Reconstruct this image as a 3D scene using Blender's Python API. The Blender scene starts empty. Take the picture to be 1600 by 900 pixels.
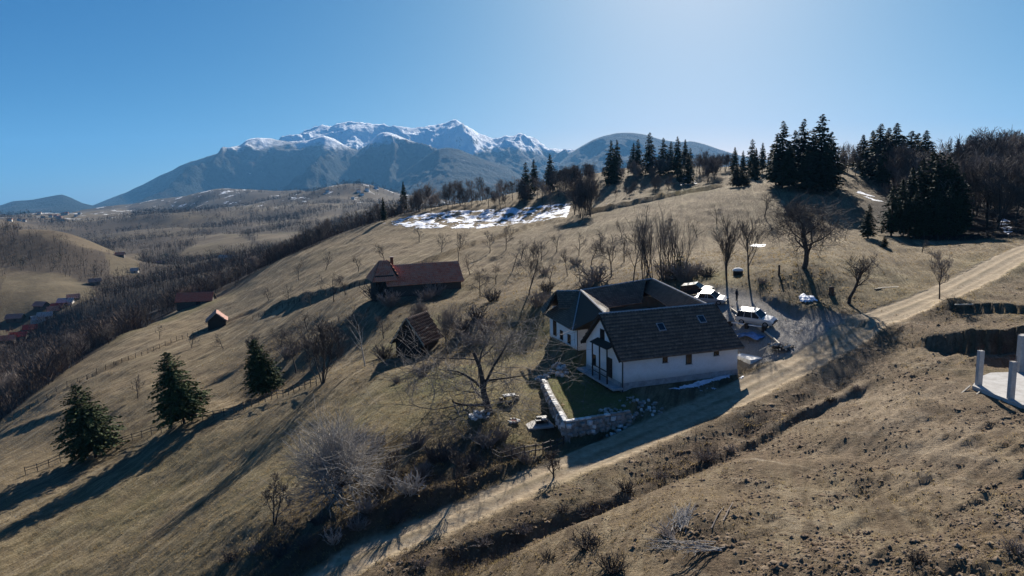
import bpy, math, random
import numpy as np
from mathutils import Vector, Matrix

# ------------------------------------------------------------------ camera, sky, sun, exposure
scene = bpy.context.scene
F = 1067.0                      # focal length in photograph pixels (1600 wide)
PITCH = math.radians(8.27)
ROLL = math.radians(1.5)
CAMZ = 21.0
SUN_AZ = math.radians(15.0)     # to the right of the view direction (+Y)
SUN_EL = math.radians(25.5)

cR0 = np.array((1.0, 0, 0)); cF = np.array((0, math.cos(PITCH), -math.sin(PITCH)))
cU0 = np.array((0, math.sin(PITCH), math.cos(PITCH)))
cR = cR0*math.cos(ROLL) - cU0*math.sin(ROLL)
cU = cR0*math.sin(ROLL) + cU0*math.cos(ROLL)
cam_d = bpy.data.cameras.new('camera'); cam = bpy.data.objects.new('camera', cam_d)
scene.collection.objects.link(cam); scene.camera = cam
cam_d.sensor_width = 36; cam_d.lens = F/1600*36; cam_d.clip_start = 0.5; cam_d.clip_end = 60000
cam.matrix_world = Matrix(((cR[0], cU[0], -cF[0], 0), (cR[1], cU[1], -cF[1], 0), (cR[2], cU[2], -cF[2], CAMZ), (0, 0, 0, 1)))

world = bpy.data.worlds.new('World'); scene.world = world; world.use_nodes = True
wn = world.node_tree.nodes; wl = world.node_tree.links
bg = wn['Background']; sky = wn.new('ShaderNodeTexSky'); sky.sky_type = 'NISHITA'
sky.sun_disc = False; sky.sun_elevation = SUN_EL; sky.sun_rotation = SUN_AZ
sky.altitude = 1100; sky.air_density = 0.5; sky.dust_density = 1.5; sky.ozone_density = 6.0
# the same response curve over the whole sky (a phone camera's saturated blues)
sp = wn.new('ShaderNodeSeparateColor'); cb = wn.new('ShaderNodeCombineColor'); wl.new(sky.outputs[0], sp.inputs[0])
for i, (k, g) in enumerate(((0.268, 1.28), (0.84, 0.80), (1.66, 0.52))):
    a = wn.new('ShaderNodeMath'); a.operation = 'POWER'; a.inputs[1].default_value = g; wl.new(sp.outputs[i], a.inputs[0])
    m = wn.new('ShaderNodeMath'); m.operation = 'MULTIPLY'; m.inputs[1].default_value = k; wl.new(a.outputs[0], m.inputs[0]); wl.new(m.outputs[0], cb.inputs[i])
wl.new(cb.outputs[0], bg.inputs[0]); bg.inputs[1].default_value = 0.053

sun_d = bpy.data.lights.new('sun', 'SUN'); sun_d.energy = 5.0; sun_d.angle = math.radians(0.53); sun_d.color = (1.0, 0.94, 0.85)
sun = bpy.data.objects.new('sun', sun_d); scene.collection.objects.link(sun)
sdir = Vector((math.sin(SUN_AZ)*math.cos(SUN_EL), math.cos(SUN_AZ)*math.cos(SUN_EL), math.sin(SUN_EL)))
sun.rotation_euler = sdir.to_track_quat('Z', 'Y').to_euler(); sun.location = (60, 200, 150)

vs = scene.view_settings; vs.view_transform = 'Standard'; vs.look = 'None'; vs.gamma = 1; vs.exposure = 1.22
scene.cycles.use_denoising = True
scene.cycles.max_bounces = 6; scene.cycles.diffuse_bounces = 2; scene.cycles.glossy_bounces = 2
scene.cycles.transparent_max_bounces = 8; scene.cycles.volume_bounces = 0
scene.cycles.use_adaptive_sampling = False

# ------------------------------------------------------------------ geometry of the view
def ray(px, py):
    px = np.asarray(px, float); py = np.asarray(py, float)
    return cF + ((px-800)/F)[..., None]*cR + ((450-py)/F)[..., None]*cU
def W(px, py, depth):
    d = ray(px, py); d = d/d[..., 1:2]*np.asarray(depth, float)[..., None]
    d[..., 2] += CAMZ
    return d
def project(P):
    Q = np.asarray(P, float) - np.array((0, 0, CAMZ))
    z = np.maximum(Q @ cF, 1e-3)
    return 800 + F*(Q @ cR)/z, 450 - F*(Q @ cU)/z

# ------------------------------------------------------------------ noise
def _hash(ix, iy, seed):
    h = (ix.astype(np.int64)*374761393 + iy.astype(np.int64)*668265263 + seed*982451653) & 0xffffffff
    h = ((h ^ (h >> 13))*1274126177) & 0xffffffff
    h = (h ^ (h >> 16)) & 0xffffffff
    return h/4294967295.0
def vnoise(x, y, seed=0):
    x = np.asarray(x, float); y = np.asarray(y, float)
    ix = np.floor(x); iy = np.floor(y); fx = x-ix; fy = y-iy
    fx = fx*fx*fx*(fx*(fx*6-15)+10); fy = fy*fy*fy*(fy*(fy*6-15)+10)
    a = _hash(ix, iy, seed); b = _hash(ix+1, iy, seed); c = _hash(ix, iy+1, seed); d = _hash(ix+1, iy+1, seed)
    return (a*(1-fx)+b*fx)*(1-fy) + (c*(1-fx)+d*fx)*fy - 0.5
def fbm(x, y, seed=0, octv=4, gain=0.5):
    s = 0; amp = 1.0
    for k in range(octv):
        c, sn = math.cos(0.6*k), math.sin(0.6*k)
        s = s + amp*vnoise((x*c-y*sn)*2**k, (x*sn+y*c)*2**k, seed+17*k); amp *= gain
    return s
def ridged(x, y, seed=0, octv=5, gain=0.55):
    s = 0; amp = 1.0
    for k in range(octv):
        c, sn = math.cos(0.7*k), math.sin(0.7*k)
        s = s + amp*(1-np.abs(4*vnoise((x*c-y*sn)*2**k, (x*sn+y*c)*2**k, seed+31*k))); amp *= gain
    return s
def sstep(a, b, x):
    t = np.clip((x-a)/(b-a), 0, 1); return t*t*(3-2*t)

# ------------------------------------------------------------------ object helpers
COL = scene.collection
def link(o, parent=None):
    COL.objects.link(o)
    if parent is not None: o.parent = parent
    return o
def tag(o, label=None, cat=None, group=None, kind=None):
    if label: o['label'] = label
    if cat: o['category'] = cat
    if group: o['group'] = group
    if kind: o['kind'] = kind
    return o
def empty(name, loc, rz=0.0, label=None, cat=None, group=None):
    o = bpy.data.objects.new(name, None); o.empty_display_size = 0.5
    o.location = loc; o.rotation_euler = (0, 0, rz); link(o)
    return tag(o, label, cat, group)
def mesh_np(name, V, faces, mats, parent=None, smooth=False, fmat=None):
    """V (n,3) array, faces (m,3) or (m,4) array, or list of lists"""
    me = bpy.data.meshes.new(name)
    if isinstance(faces, np.ndarray):
        n = faces.shape[1]; m = faces.shape[0]
        me.vertices.add(len(V)); me.vertices.foreach_set('co', np.asarray(V, np.float32).ravel())
        me.loops.add(m*n); me.loops.foreach_set('vertex_index', faces.astype(np.int32).ravel())
        me.polygons.add(m); me.polygons.foreach_set('loop_start', np.arange(0, m*n, n, dtype=np.int32))
        me.update(calc_edges=True)
    else:
        me.from_pydata([tuple(v) for v in V], [], faces); me.update()
    if not isinstance(mats, (list, tuple)): mats = [mats]
    for m_ in mats: me.materials.append(m_)
    if fmat is not None: me.polygons.foreach_set('material_index', np.asarray(fmat, np.int32))
    if smooth: me.polygons.foreach_set('use_smooth', np.ones(len(me.polygons), bool))
    o = bpy.data.objects.new(name, me)
    return link(o, parent)
def copy_tree(o, parent=None):
    c = o.copy(); link(c, parent)
    if parent is not None: c.parent = parent
    for ch in list(o.children):
        if ch.name.split('.')[0] != 'camera': copy_tree(ch, c)
    return c

class MB:
    """collects simple shapes into one mesh"""
    def __init__(s): s.v = []; s.f = []
    def add(s, V, Fs):
        b = len(s.v); s.v += [tuple(p) for p in V]; s.f += [tuple(i+b for i in f) for f in Fs]; return s
    def box(s, c, d, rz=0.0, M=None):
        x, y, z = d[0]/2, d[1]/2, d[2]/2
        P = [(-x,-y,-z),(x,-y,-z),(x,y,-z),(-x,y,-z),(-x,-y,z),(x,-y,z),(x,y,z),(-x,y,z)]
        cs, sn = math.cos(rz), math.sin(rz)
        if M is not None: P = [tuple(M @ Vector(p)) for p in P]
        P = [(c[0]+p[0]*cs-p[1]*sn, c[1]+p[0]*sn+p[1]*cs, c[2]+p[2]) for p in P]
        return s.add(P, [(0,3,2,1),(4,5,6,7),(0,1,5,4),(1,2,6,5),(2,3,7,6),(3,0,4,7)])
    def bar(s, a, b, w, h=None, up=(0,0,1)):
        """rectangular bar from a to b"""
        h = h or w; a = Vector(a); b = Vector(b); t = (b-a).normalized()
        sd = t.cross(Vector(up))
        if sd.length < 1e-4: sd = t.cross(Vector((1,0,0)))
        sd.normalize(); u = sd.cross(t).normalized(); sd *= w/2; u *= h/2
        P = [a-sd-u, a+sd-u, a+sd+u, a-sd+u, b-sd-u, b+sd-u, b+sd+u, b-sd+u]
        return s.add(P, [(0,1,2,3),(7,6,5,4),(0,4,5,1),(1,5,6,2),(2,6,7,3),(3,7,4,0)])
    def tube(s, pts, rad, n=6, cap=True):
        pts = [Vector(p) for p in pts]; b = len(s.v); ref = Vector((0.31,0.95,0.1))
        for i, p in enumerate(pts):
            t = (pts[min(i+1,len(pts)-1)]-pts[max(i-1,0)]).normalized()
            a = t.cross(ref)
            if a.length < 1e-3: a = t.cross(Vector((1,0,0)))
            a.normalize(); c = t.cross(a); r = rad[i] if hasattr(rad,'__len__') else rad
            for k in range(n):
                an = 2*math.pi*k/n; s.v.append(tuple(p + a*(r*math.cos(an)) + c*(r*math.sin(an))))
        for i in range(len(pts)-1):
            for k in range(n):
                k2 = (k+1) % n; s.f.append((b+i*n+k, b+i*n+k2, b+(i+1)*n+k2, b+(i+1)*n+k))
        if cap: s.f.append(tuple(b+k for k in range(n))[::-1]); s.f.append(tuple(b+(len(pts)-1)*n+k for k in range(n)))
        return s
    def lathe(s, c, prof, n=10):
        b = len(s.v)
        for r, z in prof:
            for k in range(n):
                an = 2*math.pi*k/n; s.v.append((c[0]+r*math.cos(an), c[1]+r*math.sin(an), c[2]+z))
        for i in range(len(prof)-1):
            for k in range(n):
                k2 = (k+1) % n; s.f.append((b+i*n+k, b+i*n+k2, b+(i+1)*n+k2, b+(i+1)*n+k))
        s.f.append(tuple(b+k for k in range(n))[::-1]); s.f.append(tuple(b+(len(prof)-1)*n+k for k in range(n)))
        return s
    def poly(s, P, th=0.0):
        """polygon with thickness downward along its normal"""
        P = [Vector(p) for p in P]; n = (P[1]-P[0]).cross(P[-1]-P[0]).normalized()
        k = len(P)
        if th == 0: return s.add(P, [tuple(range(k))])
        Q = [p - n*th for p in P]
        return s.add(P+Q, [tuple(range(k)), tuple(range(2*k-1, k-1, -1))] + [(i, i+k, (i+1) % k + k, (i+1) % k) for i in range(k)])
    def build(s, name, mat, parent=None, smooth=False):
        return mesh_np(name, s.v, s.f, mat, parent, smooth)

# ------------------------------------------------------------------ materials
class NT:
    def __init__(s, name, rough=0.9, spec=0.25):
        s.m = bpy.data.materials.new(name); s.m.use_nodes = True
        s.t = s.m.node_tree; s.b = s.t.nodes['Principled BSDF']
        s.b.inputs['Roughness'].default_value = rough
        s.b.inputs['Specular IOR Level'].default_value = spec
    def n(s, typ, **kw):
        nd = s.t.nodes.new('ShaderNode'+typ)
        for k, v in kw.items(): setattr(nd, k, v)
        return nd
    def lk(s, a, b): s.t.links.new(a, b)
    def setin(s, sock, v):
        if hasattr(v, 'is_output') or isinstance(v, bpy.types.NodeSocket): s.lk(v, sock)
        else:
            if sock.type == 'RGBA' and len(v) == 3: v = (*v, 1)
            sock.default_value = v
    def pos(s):
        g = s.n('NewGeometry'); return g.outputs['Position']
    def objc(s):
        g = s.n('TexCoord'); return g.outputs['Object']
    def scale(s, vec, sc):
        m = s.n('Mapping'); s.lk(vec, m.inputs[0]); m.inputs['Scale'].default_value = sc; return m.outputs[0]
    def rotmap(s, vec, rz, sc):
        a = s.n('Mapping'); s.lk(vec, a.inputs[0]); a.inputs['Rotation'].default_value = (0, 0, rz)
        return s.scale(a.outputs[0], sc)
    def noise(s, vec, scale, detail=4, rough=0.6, dist=0.0):
        n = s.n('TexNoise'); s.lk(vec, n.inputs['Vector']); n.inputs['Scale'].default_value = scale
        n.inputs['Detail'].default_value = detail; n.inputs['Roughness'].default_value = rough; n.inputs['Distortion'].default_value = dist
        return n.outputs['Fac']
    def vor(s, vec, scale, feat='F1', out='Distance'):
        n = s.n('TexVoronoi', feature=feat); s.lk(vec, n.inputs['Vector']); n.inputs['Scale'].default_value = scale
        return n.outputs[out]
    def ramp(s, fac, stops):
        r = s.n('ValToRGB'); s.lk(fac, r.inputs[0]); e = r.color_ramp.elements
        while len(e) < len(stops): e.new(0.5)
        for i, (p, c) in enumerate(stops):
            e[i].position = p; e[i].color = (*c, 1) if hasattr(c, '__len__') else (c, c, c, 1)
        return r.outputs[0]
    def mix(s, fac, a, b, blend='MIX'):
        m = s.n('Mix', data_type='RGBA', blend_type=blend)
        s.setin(m.inputs[0], fac); s.setin(m.inputs[6], a); s.setin(m.inputs[7], b)
        return m.outputs[2]
    def math(s, op, a, b=0.0, clamp=False):
        m = s.n('Math', operation=op); m.use_clamp = clamp
        s.setin(m.inputs[0], a); s.setin(m.inputs[1], b); return m.outputs[0]
    def maprange(s, v, a, b, c=0.0, d=1.0):
        m = s.n('MapRange'); s.setin(m.inputs[0], v)
        for i, q in enumerate((a, b, c, d)): m.inputs[i+1].default_value = q
        return m.outputs[0]
    def attr(s, name, kind='Color'):
        a = s.n('Attribute'); a.attribute_name = name; return a.outputs[kind]
    def sep(s, c):
        x = s.n('SeparateColor'); s.lk(c, x.inputs[0]); return x.outputs
    def bump(s, h, strength=0.5, dist=0.05):
        b = s.n('Bump'); s.lk(h, b.inputs['Height']); b.inputs['Strength'].default_value = strength
        b.inputs['Distance'].default_value = dist; s.lk(b.outputs[0], s.b.inputs['Normal'])
    def col(s, c): s.setin(s.b.inputs['Base Color'], c); return s

def simple(name, c, rough=0.85, var=0.25, scale=6.0, bump=0.0, metal=0.0, spec=0.25, obj=True):
    t = NT(name, rough, spec); p = t.objc() if obj else t.pos()
    nz = t.noise(p, scale, 5, 0.65)
    lo = tuple(x*(1-var) for x in c); hi = tuple(min(1, x*(1+var)) for x in c)
    t.col(t.ramp(nz, [(0.3, lo), (0.7, hi)])); t.b.inputs['Metallic'].default_value = metal
    if bump: t.bump(nz, bump, 0.05)
    return t.m

# ------------------------------------------------------------------ terrain height field
# anchors: (photo x, photo y, distance along the view in metres)
ANCH = [
 # bottom strip, close to the camera
 (-300,1000,60),(0,980,55),(300,900,46),(300,1100,33),(520,890,41.7),(700,1000,31),(800,900,36),(900,850,38),(900,1050,26),(1100,800,38),(1100,950,28.5),
 (1300,900,29),(1300,1100,21),(1500,880,28.5),(1600,820,31),(1600,1050,21),(1800,850,29),(1900,700,38),(0,1300,30),(-400,1300,38),(2000,1200,17),(800,1400,17),(400,1400,20),(1400,1500,13),
 (800,3000,6.5),(-200,3000,8),(1800,3000,5.5),
 # road and its lower bank
 (700,820,46),(900,725,54),(1030,672,59),(1150,620,65),(1290,545,74),(1450,470,85),(1600,390,112),(1800,330,150),
 (1000,760,47),(1150,700,52),(1330,620,58),(1250,760,42),(1400,750,39),(1400,650,49),(1500,740,38),(1600,700,40),
 (1537,603,53),(1582,625,49.5),(1600,580,55),(1480,560,61),(1700,600,52),(1450,520,70),(1560,480,78),(1600,450,88),(1750,420,98),(1900,400,110),
 # round the house
 (973,619,68),(1152,585,73),(880,700,59),(840,660,64.5),(905,560,84),(860,545,90),(800,560,90),(930,470,103),(1000,440,112),(1060,455,104),
 (1100,465,96),(1151,470,93),(1185,509,83),(1240,500,84),(1210,560,74),(1300,500,80),
 (765,645,64.5),(530,772,51),(428,820,48.5),(600,720,56),(650,640,70),(700,580,82),(655,560,97),(570,572,95),(503,598,92),(600,620,78),(450,680,77),(380,760,64),
 # left slope
 (150,715,100),(288,660,103),(415,615,113),(300,750,78),(200,850,65),(100,800,80),(0,900,64),(0,760,93),(-150,800,95),(60,690,115),(200,600,135),(215,622,122),
 (0,662,148),(60,612,160),(100,582,172),(200,522,205),(300,480,240),(340,500,205),(360,455,255),(430,415,262),(450,402,268),(520,375,275),(600,347,285),(660,334,295),
 (-150,760,140),(-300,850,150),
 (400,520,160),(470,540,130),(560,500,125),(500,440,185),(560,400,215),(640,460,135),(590,470,130),(715,440,140),(650,380,215),(720,385,190),(750,462,131),(825,462,108),(885,432,131),(955,432,119),
 (800,400,165),(850,370,190),(960,380,165),(1020,418,121),(1100,400,140),(1180,380,160),(1255,419,98),(1325,471,86),(1467,467,84.5),
 (1400,430,102),(1500,420,103),(1380,388,130),(1560,372,138),(1450,372,150),(1355,372,142),
 (750,345,275),(850,340,262),(900,350,215),(1000,340,200),(1100,330,200),(1200,330,190),(1300,345,175),
 (950,322,245),(1140,290,262),(1050,300,262),(700,322,310),(800,312,320),(900,290,325),(1000,268,340),(1100,268,330),(1200,288,230),(1260,290,225),(1300,262,280),(1400,290,240),(1500,330,190),(1600,340,165),(1600,280,230),(1500,270,290),(1800,280,200),(1800,220,300),(1950,300,180),
 (1400,250,400),(1600,225,400),(1800,190,450),(1100,262,400),(1000,262,400),
 # valley to the left
 (-200,720,220),(0,640,215),(60,590,255),(100,560,290),(200,500,300),(300,470,320),(400,425,340),(450,410,380),(520,390,400),(600,372,420),
 (0,560,350),(45,530,430),(75,505,445),(110,485,450),(150,460,520),(0,470,480),(80,440,540),(20,430,560),(150,430,600),(0,390,640),(100,363,700),(40,357,720),(150,378,760),(200,400,800),
 (-200,500,400),(-300,380,650),(-250,345,1000),
 (100,380,950),(200,425,650),(250,440,480),(300,430,520),(350,405,640),(300,395,850),(345,364,1050),(400,395,850),(450,385,760),(520,370,700),(440,360,1150),(250,375,1200),(170,370,1400),
 (60,350,1900),(100,342,2600),(50,337,3300),(0,342,3400),(200,335,2900),(150,328,3700),(300,322,3300),(345,298,3600),(400,318,3000),(300,345,1900),(420,340,1800),(500,330,1800),(480,302,2700),(560,289,2800),(610,300,2900),(560,315,2200),(650,330,2400),(600,345,1300),(550,350,1000),
 (700,340,600),(800,335,600),(900,330,650),(1000,325,700),(1200,310,700),(1500,290,800),(1800,280,800),
 (700,330,1300),(900,330,1500),(1200,320,1500),(1600,310,1500),(1900,310,1500),
 (0,360,5200),(200,350,5200),(400,340,5200),(600,340,5200),(800,335,5200),(1000,335,5200),(1300,330,5200),(1700,330,5200),(-300,360,5200),(-300,345,3000),(800,335,3000),(1200,330,3000),(1700,320,3000),
]
_A = np.array(ANCH, float)
_P = W(_A[:, 0], _A[:, 1], _A[:, 2])
KU, KV = 1.25, 1.0
def uv_of(x, y): return np.stack([KU*x/y, KV*np.log(y)], -1)
_Q = uv_of(_P[:, 0], _P[:, 1]); _S = (_P[:, 2]-CAMZ)/_P[:, 1]
def _phi(r2): return 0.5*r2*np.log(r2+1e-12)
_nA = len(_Q)
_D = ((_Q[:, None]-_Q[None])**2).sum(-1)
_K = np.zeros((_nA+3, _nA+3)); _K[:_nA, :_nA] = _phi(_D) + np.eye(_nA)*2.5e-4
_K[:_nA, _nA] = 1; _K[:_nA, _nA+1:] = _Q; _K[_nA, :_nA] = 1; _K[_nA+1:, :_nA] = _Q.T
_w = np.linalg.solve(_K, np.concatenate([_S, np.zeros(3)]))
def tps(x, y):
    sh = np.shape(x); q = uv_of(np.ravel(x), np.ravel(y)); out = np.empty(len(q))
    for i in range(0, len(q), 20000):
        c = q[i:i+20000]
        d = (c*c).sum(1)[:, None] + (_Q*_Q).sum(1)[None] - 2*c @ _Q.T
        out[i:i+20000] = _phi(np.maximum(d, 0)) @ _w[:_nA] + _w[_nA] + c @ _w[_nA+1:]
    return (out*np.ravel(y)).reshape(sh) + CAMZ

# --- the dirt road
ROADP = [(330,985),(520,890),(610,855),(700,818),(800,772),(900,726),(1030,668),(1150,611),(1290,541),(1380,497),(1450,463),(1530,422),(1600,389),(1700,362),(1850,335)]
ROADD = [34,41.7,44,46.3,50,54,59.5,65.5,74,79.5,85,97,112,130,150]
_rp = W(np.array([p[0] for p in ROADP]), np.array([p[1] for p in ROADP]), np.array(ROADD))
_rz = tps(_rp[:, 0], _rp[:, 1])
def resample(P, step):
    P = np.asarray(P, float); d = np.r_[0, np.cumsum(np.linalg.norm(np.diff(P, axis=0), axis=1))]
    s = np.linspace(0, d[-1], max(2, int(d[-1]/step)))
    return np.stack([np.interp(s, d, P[:, k]) for k in range(P.shape[1])], 1)
def smooth_line(P, it=3):
    P = np.asarray(P, float)
    for _ in range(it):
        Q = np.empty((2*len(P), P.shape[1])); Q[0] = P[0]; Q[-1] = P[-1]
        Q[1:-1:2] = 0.75*P[:-1]+0.25*P[1:]; Q[2:-1:2] = 0.25*P[:-1]+0.75*P[1:]
        P = Q
    return P
ROAD = resample(smooth_line(np.c_[_rp[:, :2], _rz]), 2.5)
def dist_line(x, y, L):
    """distance to a polyline, signed side, and interpolated third column"""
    sh = np.shape(x); p = np.stack([np.ravel(x), np.ravel(y)], 1); best = np.full(len(p), 1e9); zz = np.zeros(len(p)); sd = np.zeros(len(p))
    for i in range(len(L)-1):
        a = L[i, :2]; b = L[i+1, :2]; ab = b-a; t = np.clip(((p-a) @ ab)/(ab @ ab), 0, 1)
        q = a + t[:, None]*ab; d = np.hypot(*(p-q).T); m = d < best
        best[m] = d[m]
        if L.shape[1] > 2: zz[m] = (L[i, 2]+t*(L[i+1, 2]-L[i, 2]))[m]
        cr = ab[0]*(p[:, 1]-a[1]) - ab[1]*(p[:, 0]-a[0]); sd[m] = np.sign(cr)[m]
    return best.reshape(sh), sd.reshape(sh), zz.reshape(sh)
def in_poly(x, y, P):
    c = np.zeros(np.shape(x), bool); n = len(P)
    for i in range(n):
        x1, y1 = P[i]; x2, y2 = P[(i+1) % n]
        m = ((y1 > y) != (y2 > y)) & (x < (x2-x1)*(y-y1)/((y2-y1) or 1e-9)+x1); c ^= m
    return c
def poly_mask(x, y, P, soft):
    P = np.asarray(P, float); d, _, _ = dist_line(x, y, np.r_[P, P[:1]])
    return sstep(-soft, soft, np.where(in_poly(x, y, P), d, -d))

# --- levelled places (world x, y)
HOUSE_PAD = [(10.2,66.6),(25.2,71.4),(24.4,79),(20.5,96),(8,91.5),(4.6,91),(7.0,80.5),(7.8,76)]
LAWN = [(3.3,72.5),(4.6,59.4),(10.6,61.8),(12.6,66.4),(8.2,76),(7.4,79.5),(4.4,78)]
SLAB_PAD = [(35.6,53.4),(35.0,47.6),(52,44),(54,58),(42,60)]
YARD = [(25.6,79.5),(26.2,74.2),(33.6,71.0),(40.5,76.8),(39,80.5),(35.5,86),(32.5,95),(28,101),(24,100),(25,92)]
def height(x, y, detail=True):
    x = np.asarray(x, float); y = np.asarray(y, float)
    z = tps(x, y)
    if detail:
        far = sstep(420, 900, y)
        z = z + (1-far)*sstep(12, 40, y)*(0.8*fbm(x/14, y/14, 3, 3) + 0.30*fbm(x/3.4, y/3.4, 5, 3))
        cr, sr = math.cos(0.45), math.sin(0.45); xr, yr = x*cr+y*sr, -x*sr+y*cr
        z = z + (1-sstep(90, 140, y))*(0.13*fbm(xr/3.2, yr/0.55, 6, 3) + 0.045*fbm(x/0.55, y/0.55, 7, 2))
        z = z + far*(1-sstep(3500, 5000, y))*(34*fbm(x/330, y/330, 8, 4))
        # fresh spoil heaps below the road on the right
        nr = sstep(30, 60, x/np.maximum(y, 1)*100)*(1-sstep(60, 75, y))
        z = z + nr*(0.25*fbm(x/2.4, y/2.4, 21, 3) + 0.11*(ridged(xr/4.5, yr/0.9, 23, 3)-1.0) + 0.7*np.maximum(fbm(x/7, y/7, 22, 2), 0))
    if STEPS:
        for L, hgt, wid in STEPS:
            lo, hi = L[:, :2].min(0)-15, L[:, :2].max(0)+15
            m = (x > lo[0]) & (x < hi[0]) & (y > lo[1]) & (y < hi[1])
            if m.any():
                dl, sl_, _ = dist_line(x[m], y[m], L)
                end = np.minimum(sstep(0, 8, np.hypot(x[m]-L[0, 0], y[m]-L[0, 1])), sstep(0, 8, np.hypot(x[m]-L[-1, 0], y[m]-L[-1, 1])))
                sf = (0.6 if wid < 5 else 1.5) if L[:, 1].max() < 75 else 0.35; sd_ = sl_*dl
                var = np.clip(0.95+0.55*fbm(x[m]/2.2, y[m]/2.2, 71, 3), 0.4, 1.4)
                if sf > 0.5: z[m] = z[m] - end*hgt*(1-sstep(-sf, sf, sd_))*(1-sstep(0, wid, np.maximum(-sd_, 0)))*var
                else: z[m] = z[m] + end*hgt*sstep(-sf, sf, sd_)*(1-sstep(0, wid, np.maximum(sd_, 0)))*var
    near = (y < 175) & (y > 25)
    if near.any():
        xn, yn, zn = x[near], y[near], z[near]
        d, side, rz = dist_line(xn, yn, ROAD)
        if detail:
            # hollow with scrub running below the road
            dd = np.where(side < 0, d, 99)
            zn = zn - 0.7*np.exp(-((dd-6.2)/2.0)**2)*(1-sstep(60, 85, yn)) + 0.05*np.exp(-((dd-2.9)/0.9)**2)
            # ditch and bank above the road on the left of it
            du = np.where(side > 0, d, 99)
            zn = zn + 0.9*np.exp(-((du-3.4)/0.8)**2)*(1-sstep(50, 62, yn))
        rut = -0.10*np.exp(-((d-0.85)/0.26)**2) + 0.05*np.exp(-(d/0.4)**2)
        hwd = np.interp(yn, [44, 58, 72], [1.4, 1.8, 2.2]); w = 1-sstep(hwd, hwd+1.4, d)
        zn = zn*(1-w) + (rz+rut)*w
        # cut banks beyond the building slab
        c1, s1, _ = dist_line(xn, yn, CUT1); a1 = np.where(s1 > 0, 1, 0)
        zn = zn + 1.9*np.where(s1 > 0, 1-sstep(0, 11, c1), -(1-sstep(0, 3, c1))*0.15)*cut_end(xn, yn, 0)
        c2, s2, _ = dist_line(xn, yn, CUT2)
        zn = zn + 1.0*np.where(s2 > 0, 1-sstep(0, 8, c2), 0)*cut_end(xn, yn, 1)
        c3, s3, _ = dist_line(xn, yn, CUT3)
        zn = zn + 0.9*np.where(s3 > 0, 1-sstep(0, 6, c3), 0)*(1-sstep(5, 8, c3))
        for P, lev, soft in ((YARD, None, 1.5), (SLAB_PAD, SLABZ, 1.2), (HOUSE_PAD, 0.3, 0.6), (LAWN, 0.0, 0.30)):
            m = poly_mask(xn, yn, P, soft)
            zl = tps(xn, yn) if lev is None else lev
            if lev == 0.3: zl = 0.3 + 0.95*sstep(77, 82, yn)
            if lev == 0.0: zl = 0.0 + 0.9*sstep(75, 79, yn) + (0.10*fbm(xn/2, yn/2, 9, 3) if detail else 0)
            zn = zn*(1-m) + zl*m
        z = z.copy(); z[near] = zn
    return z
STEPS = []
SLABZ = float(tps(np.array([38.0]), np.array([51.0]))[0]) - 0.1
def wl2(L): return W(np.array([p[0] for p in L]), np.array([p[1] for p in L]), np.array([p[2] for p in L]))[:, :2]
CUT1 = smooth_line(wl2([(1760,600,58),(1600,556,61.5),(1500,540,63.5),(1425,514,68.5)]))[::-1]*1.0
CUT1 = CUT1 if CUT1[0, 0] < CUT1[-1, 0] else CUT1[::-1]
CUT2 = smooth_line(wl2([(1470,487,79),(1540,500,76),(1600,508,74),(1760,520,70)]))
CUT3 = smooth_line(wl2([(1218,483,88),(1250,497,84),(1285,508,80.5),(1318,513,79)]))
def cut_end(x, y, k):
    L = (CUT1, CUT2)[k]; return sstep(L[0, 0]-1.0, L[0, 0]+3.0, x)
def tps_ground(px, py):
    d = ray(np.array(float(px)), np.array(float(py))); d = d/d[1]
    ys = np.geomspace(20, 420, 700); hz = tps(ys*d[0], ys); hit = np.nonzero(CAMZ+ys*d[2] <= hz)[0]
    k = hit[0] if len(hit) else int(np.argmin(CAMZ+ys*d[2]-hz)); return ys[k]*d[0], ys[k]
STEPS = []
for L, hgt, wid in (([(395,497),(430,482),(480,466),(540,452),(600,436),(660,418),(720,392),(780,372),(840,352),(890,338)], 1.1, 8.0),
                    ([(900,340),(950,327),(1000,317),(1060,305),(1140,290)], 1.7, 12.0),
                    ([(40,650),(100,612),(170,578),(240,547),(300,524),(360,500),(420,478)], 0.6, 5.0),
                    ([(-20,690),(90,655),(150,622),(215,590)], 0.5, 4.0),
                    ([(600,897),(690,866),(760,840),(880,790),(960,765),(1060,728),(1150,690),(1240,650),(1330,606),(1390,580)], 0.9, 4.5),
                    ([(905,315),(940,300),(990,288)], 1.0, 8.0)):
    pts = np.array([tps_ground(*p) for p in L]); STEPS.append((resample(smooth_line(pts, 2), 6.0), hgt, wid))
def H1(x, y): return float(height(np.array([float(x)]), np.array([float(y)]))[0])
def ground(px, py, d0=None):
    """first visible ground point through a pixel"""
    d = ray(np.array(float(px)), np.array(float(py))); d = d/d[1]
    ys = np.geomspace(14, 5000, 900)
    if d0: ys = np.geomspace(d0[0], d0[1], 500)
    hz = height(ys*d[0], ys); rz = CAMZ + ys*d[2]
    hit = np.nonzero(rz <= hz)[0]
    k = hit[0] if len(hit) else int(np.argmin(rz-hz))
    return float(ys[k]*d[0]), float(ys[k]), float(hz[k])

# --- grid
NU, NVn, NVf = 630, 490, 150
us = np.linspace(-1.25, 1.3, NU)
ysn = np.geomspace(9.0, 420, NVn); ysf = np.geomspace(420, 5600, NVf+1)
def grid(ys_):
    Y, U = np.meshgrid(ys_, us, indexing='ij'); X = U*Y
    return X, Y
XN, YN = grid(ysn); ZN = height(XN, YN)
XF, YF = grid(ysf); ZF = height(XF, YF)
ZF[0] = ZN[-1]

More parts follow.
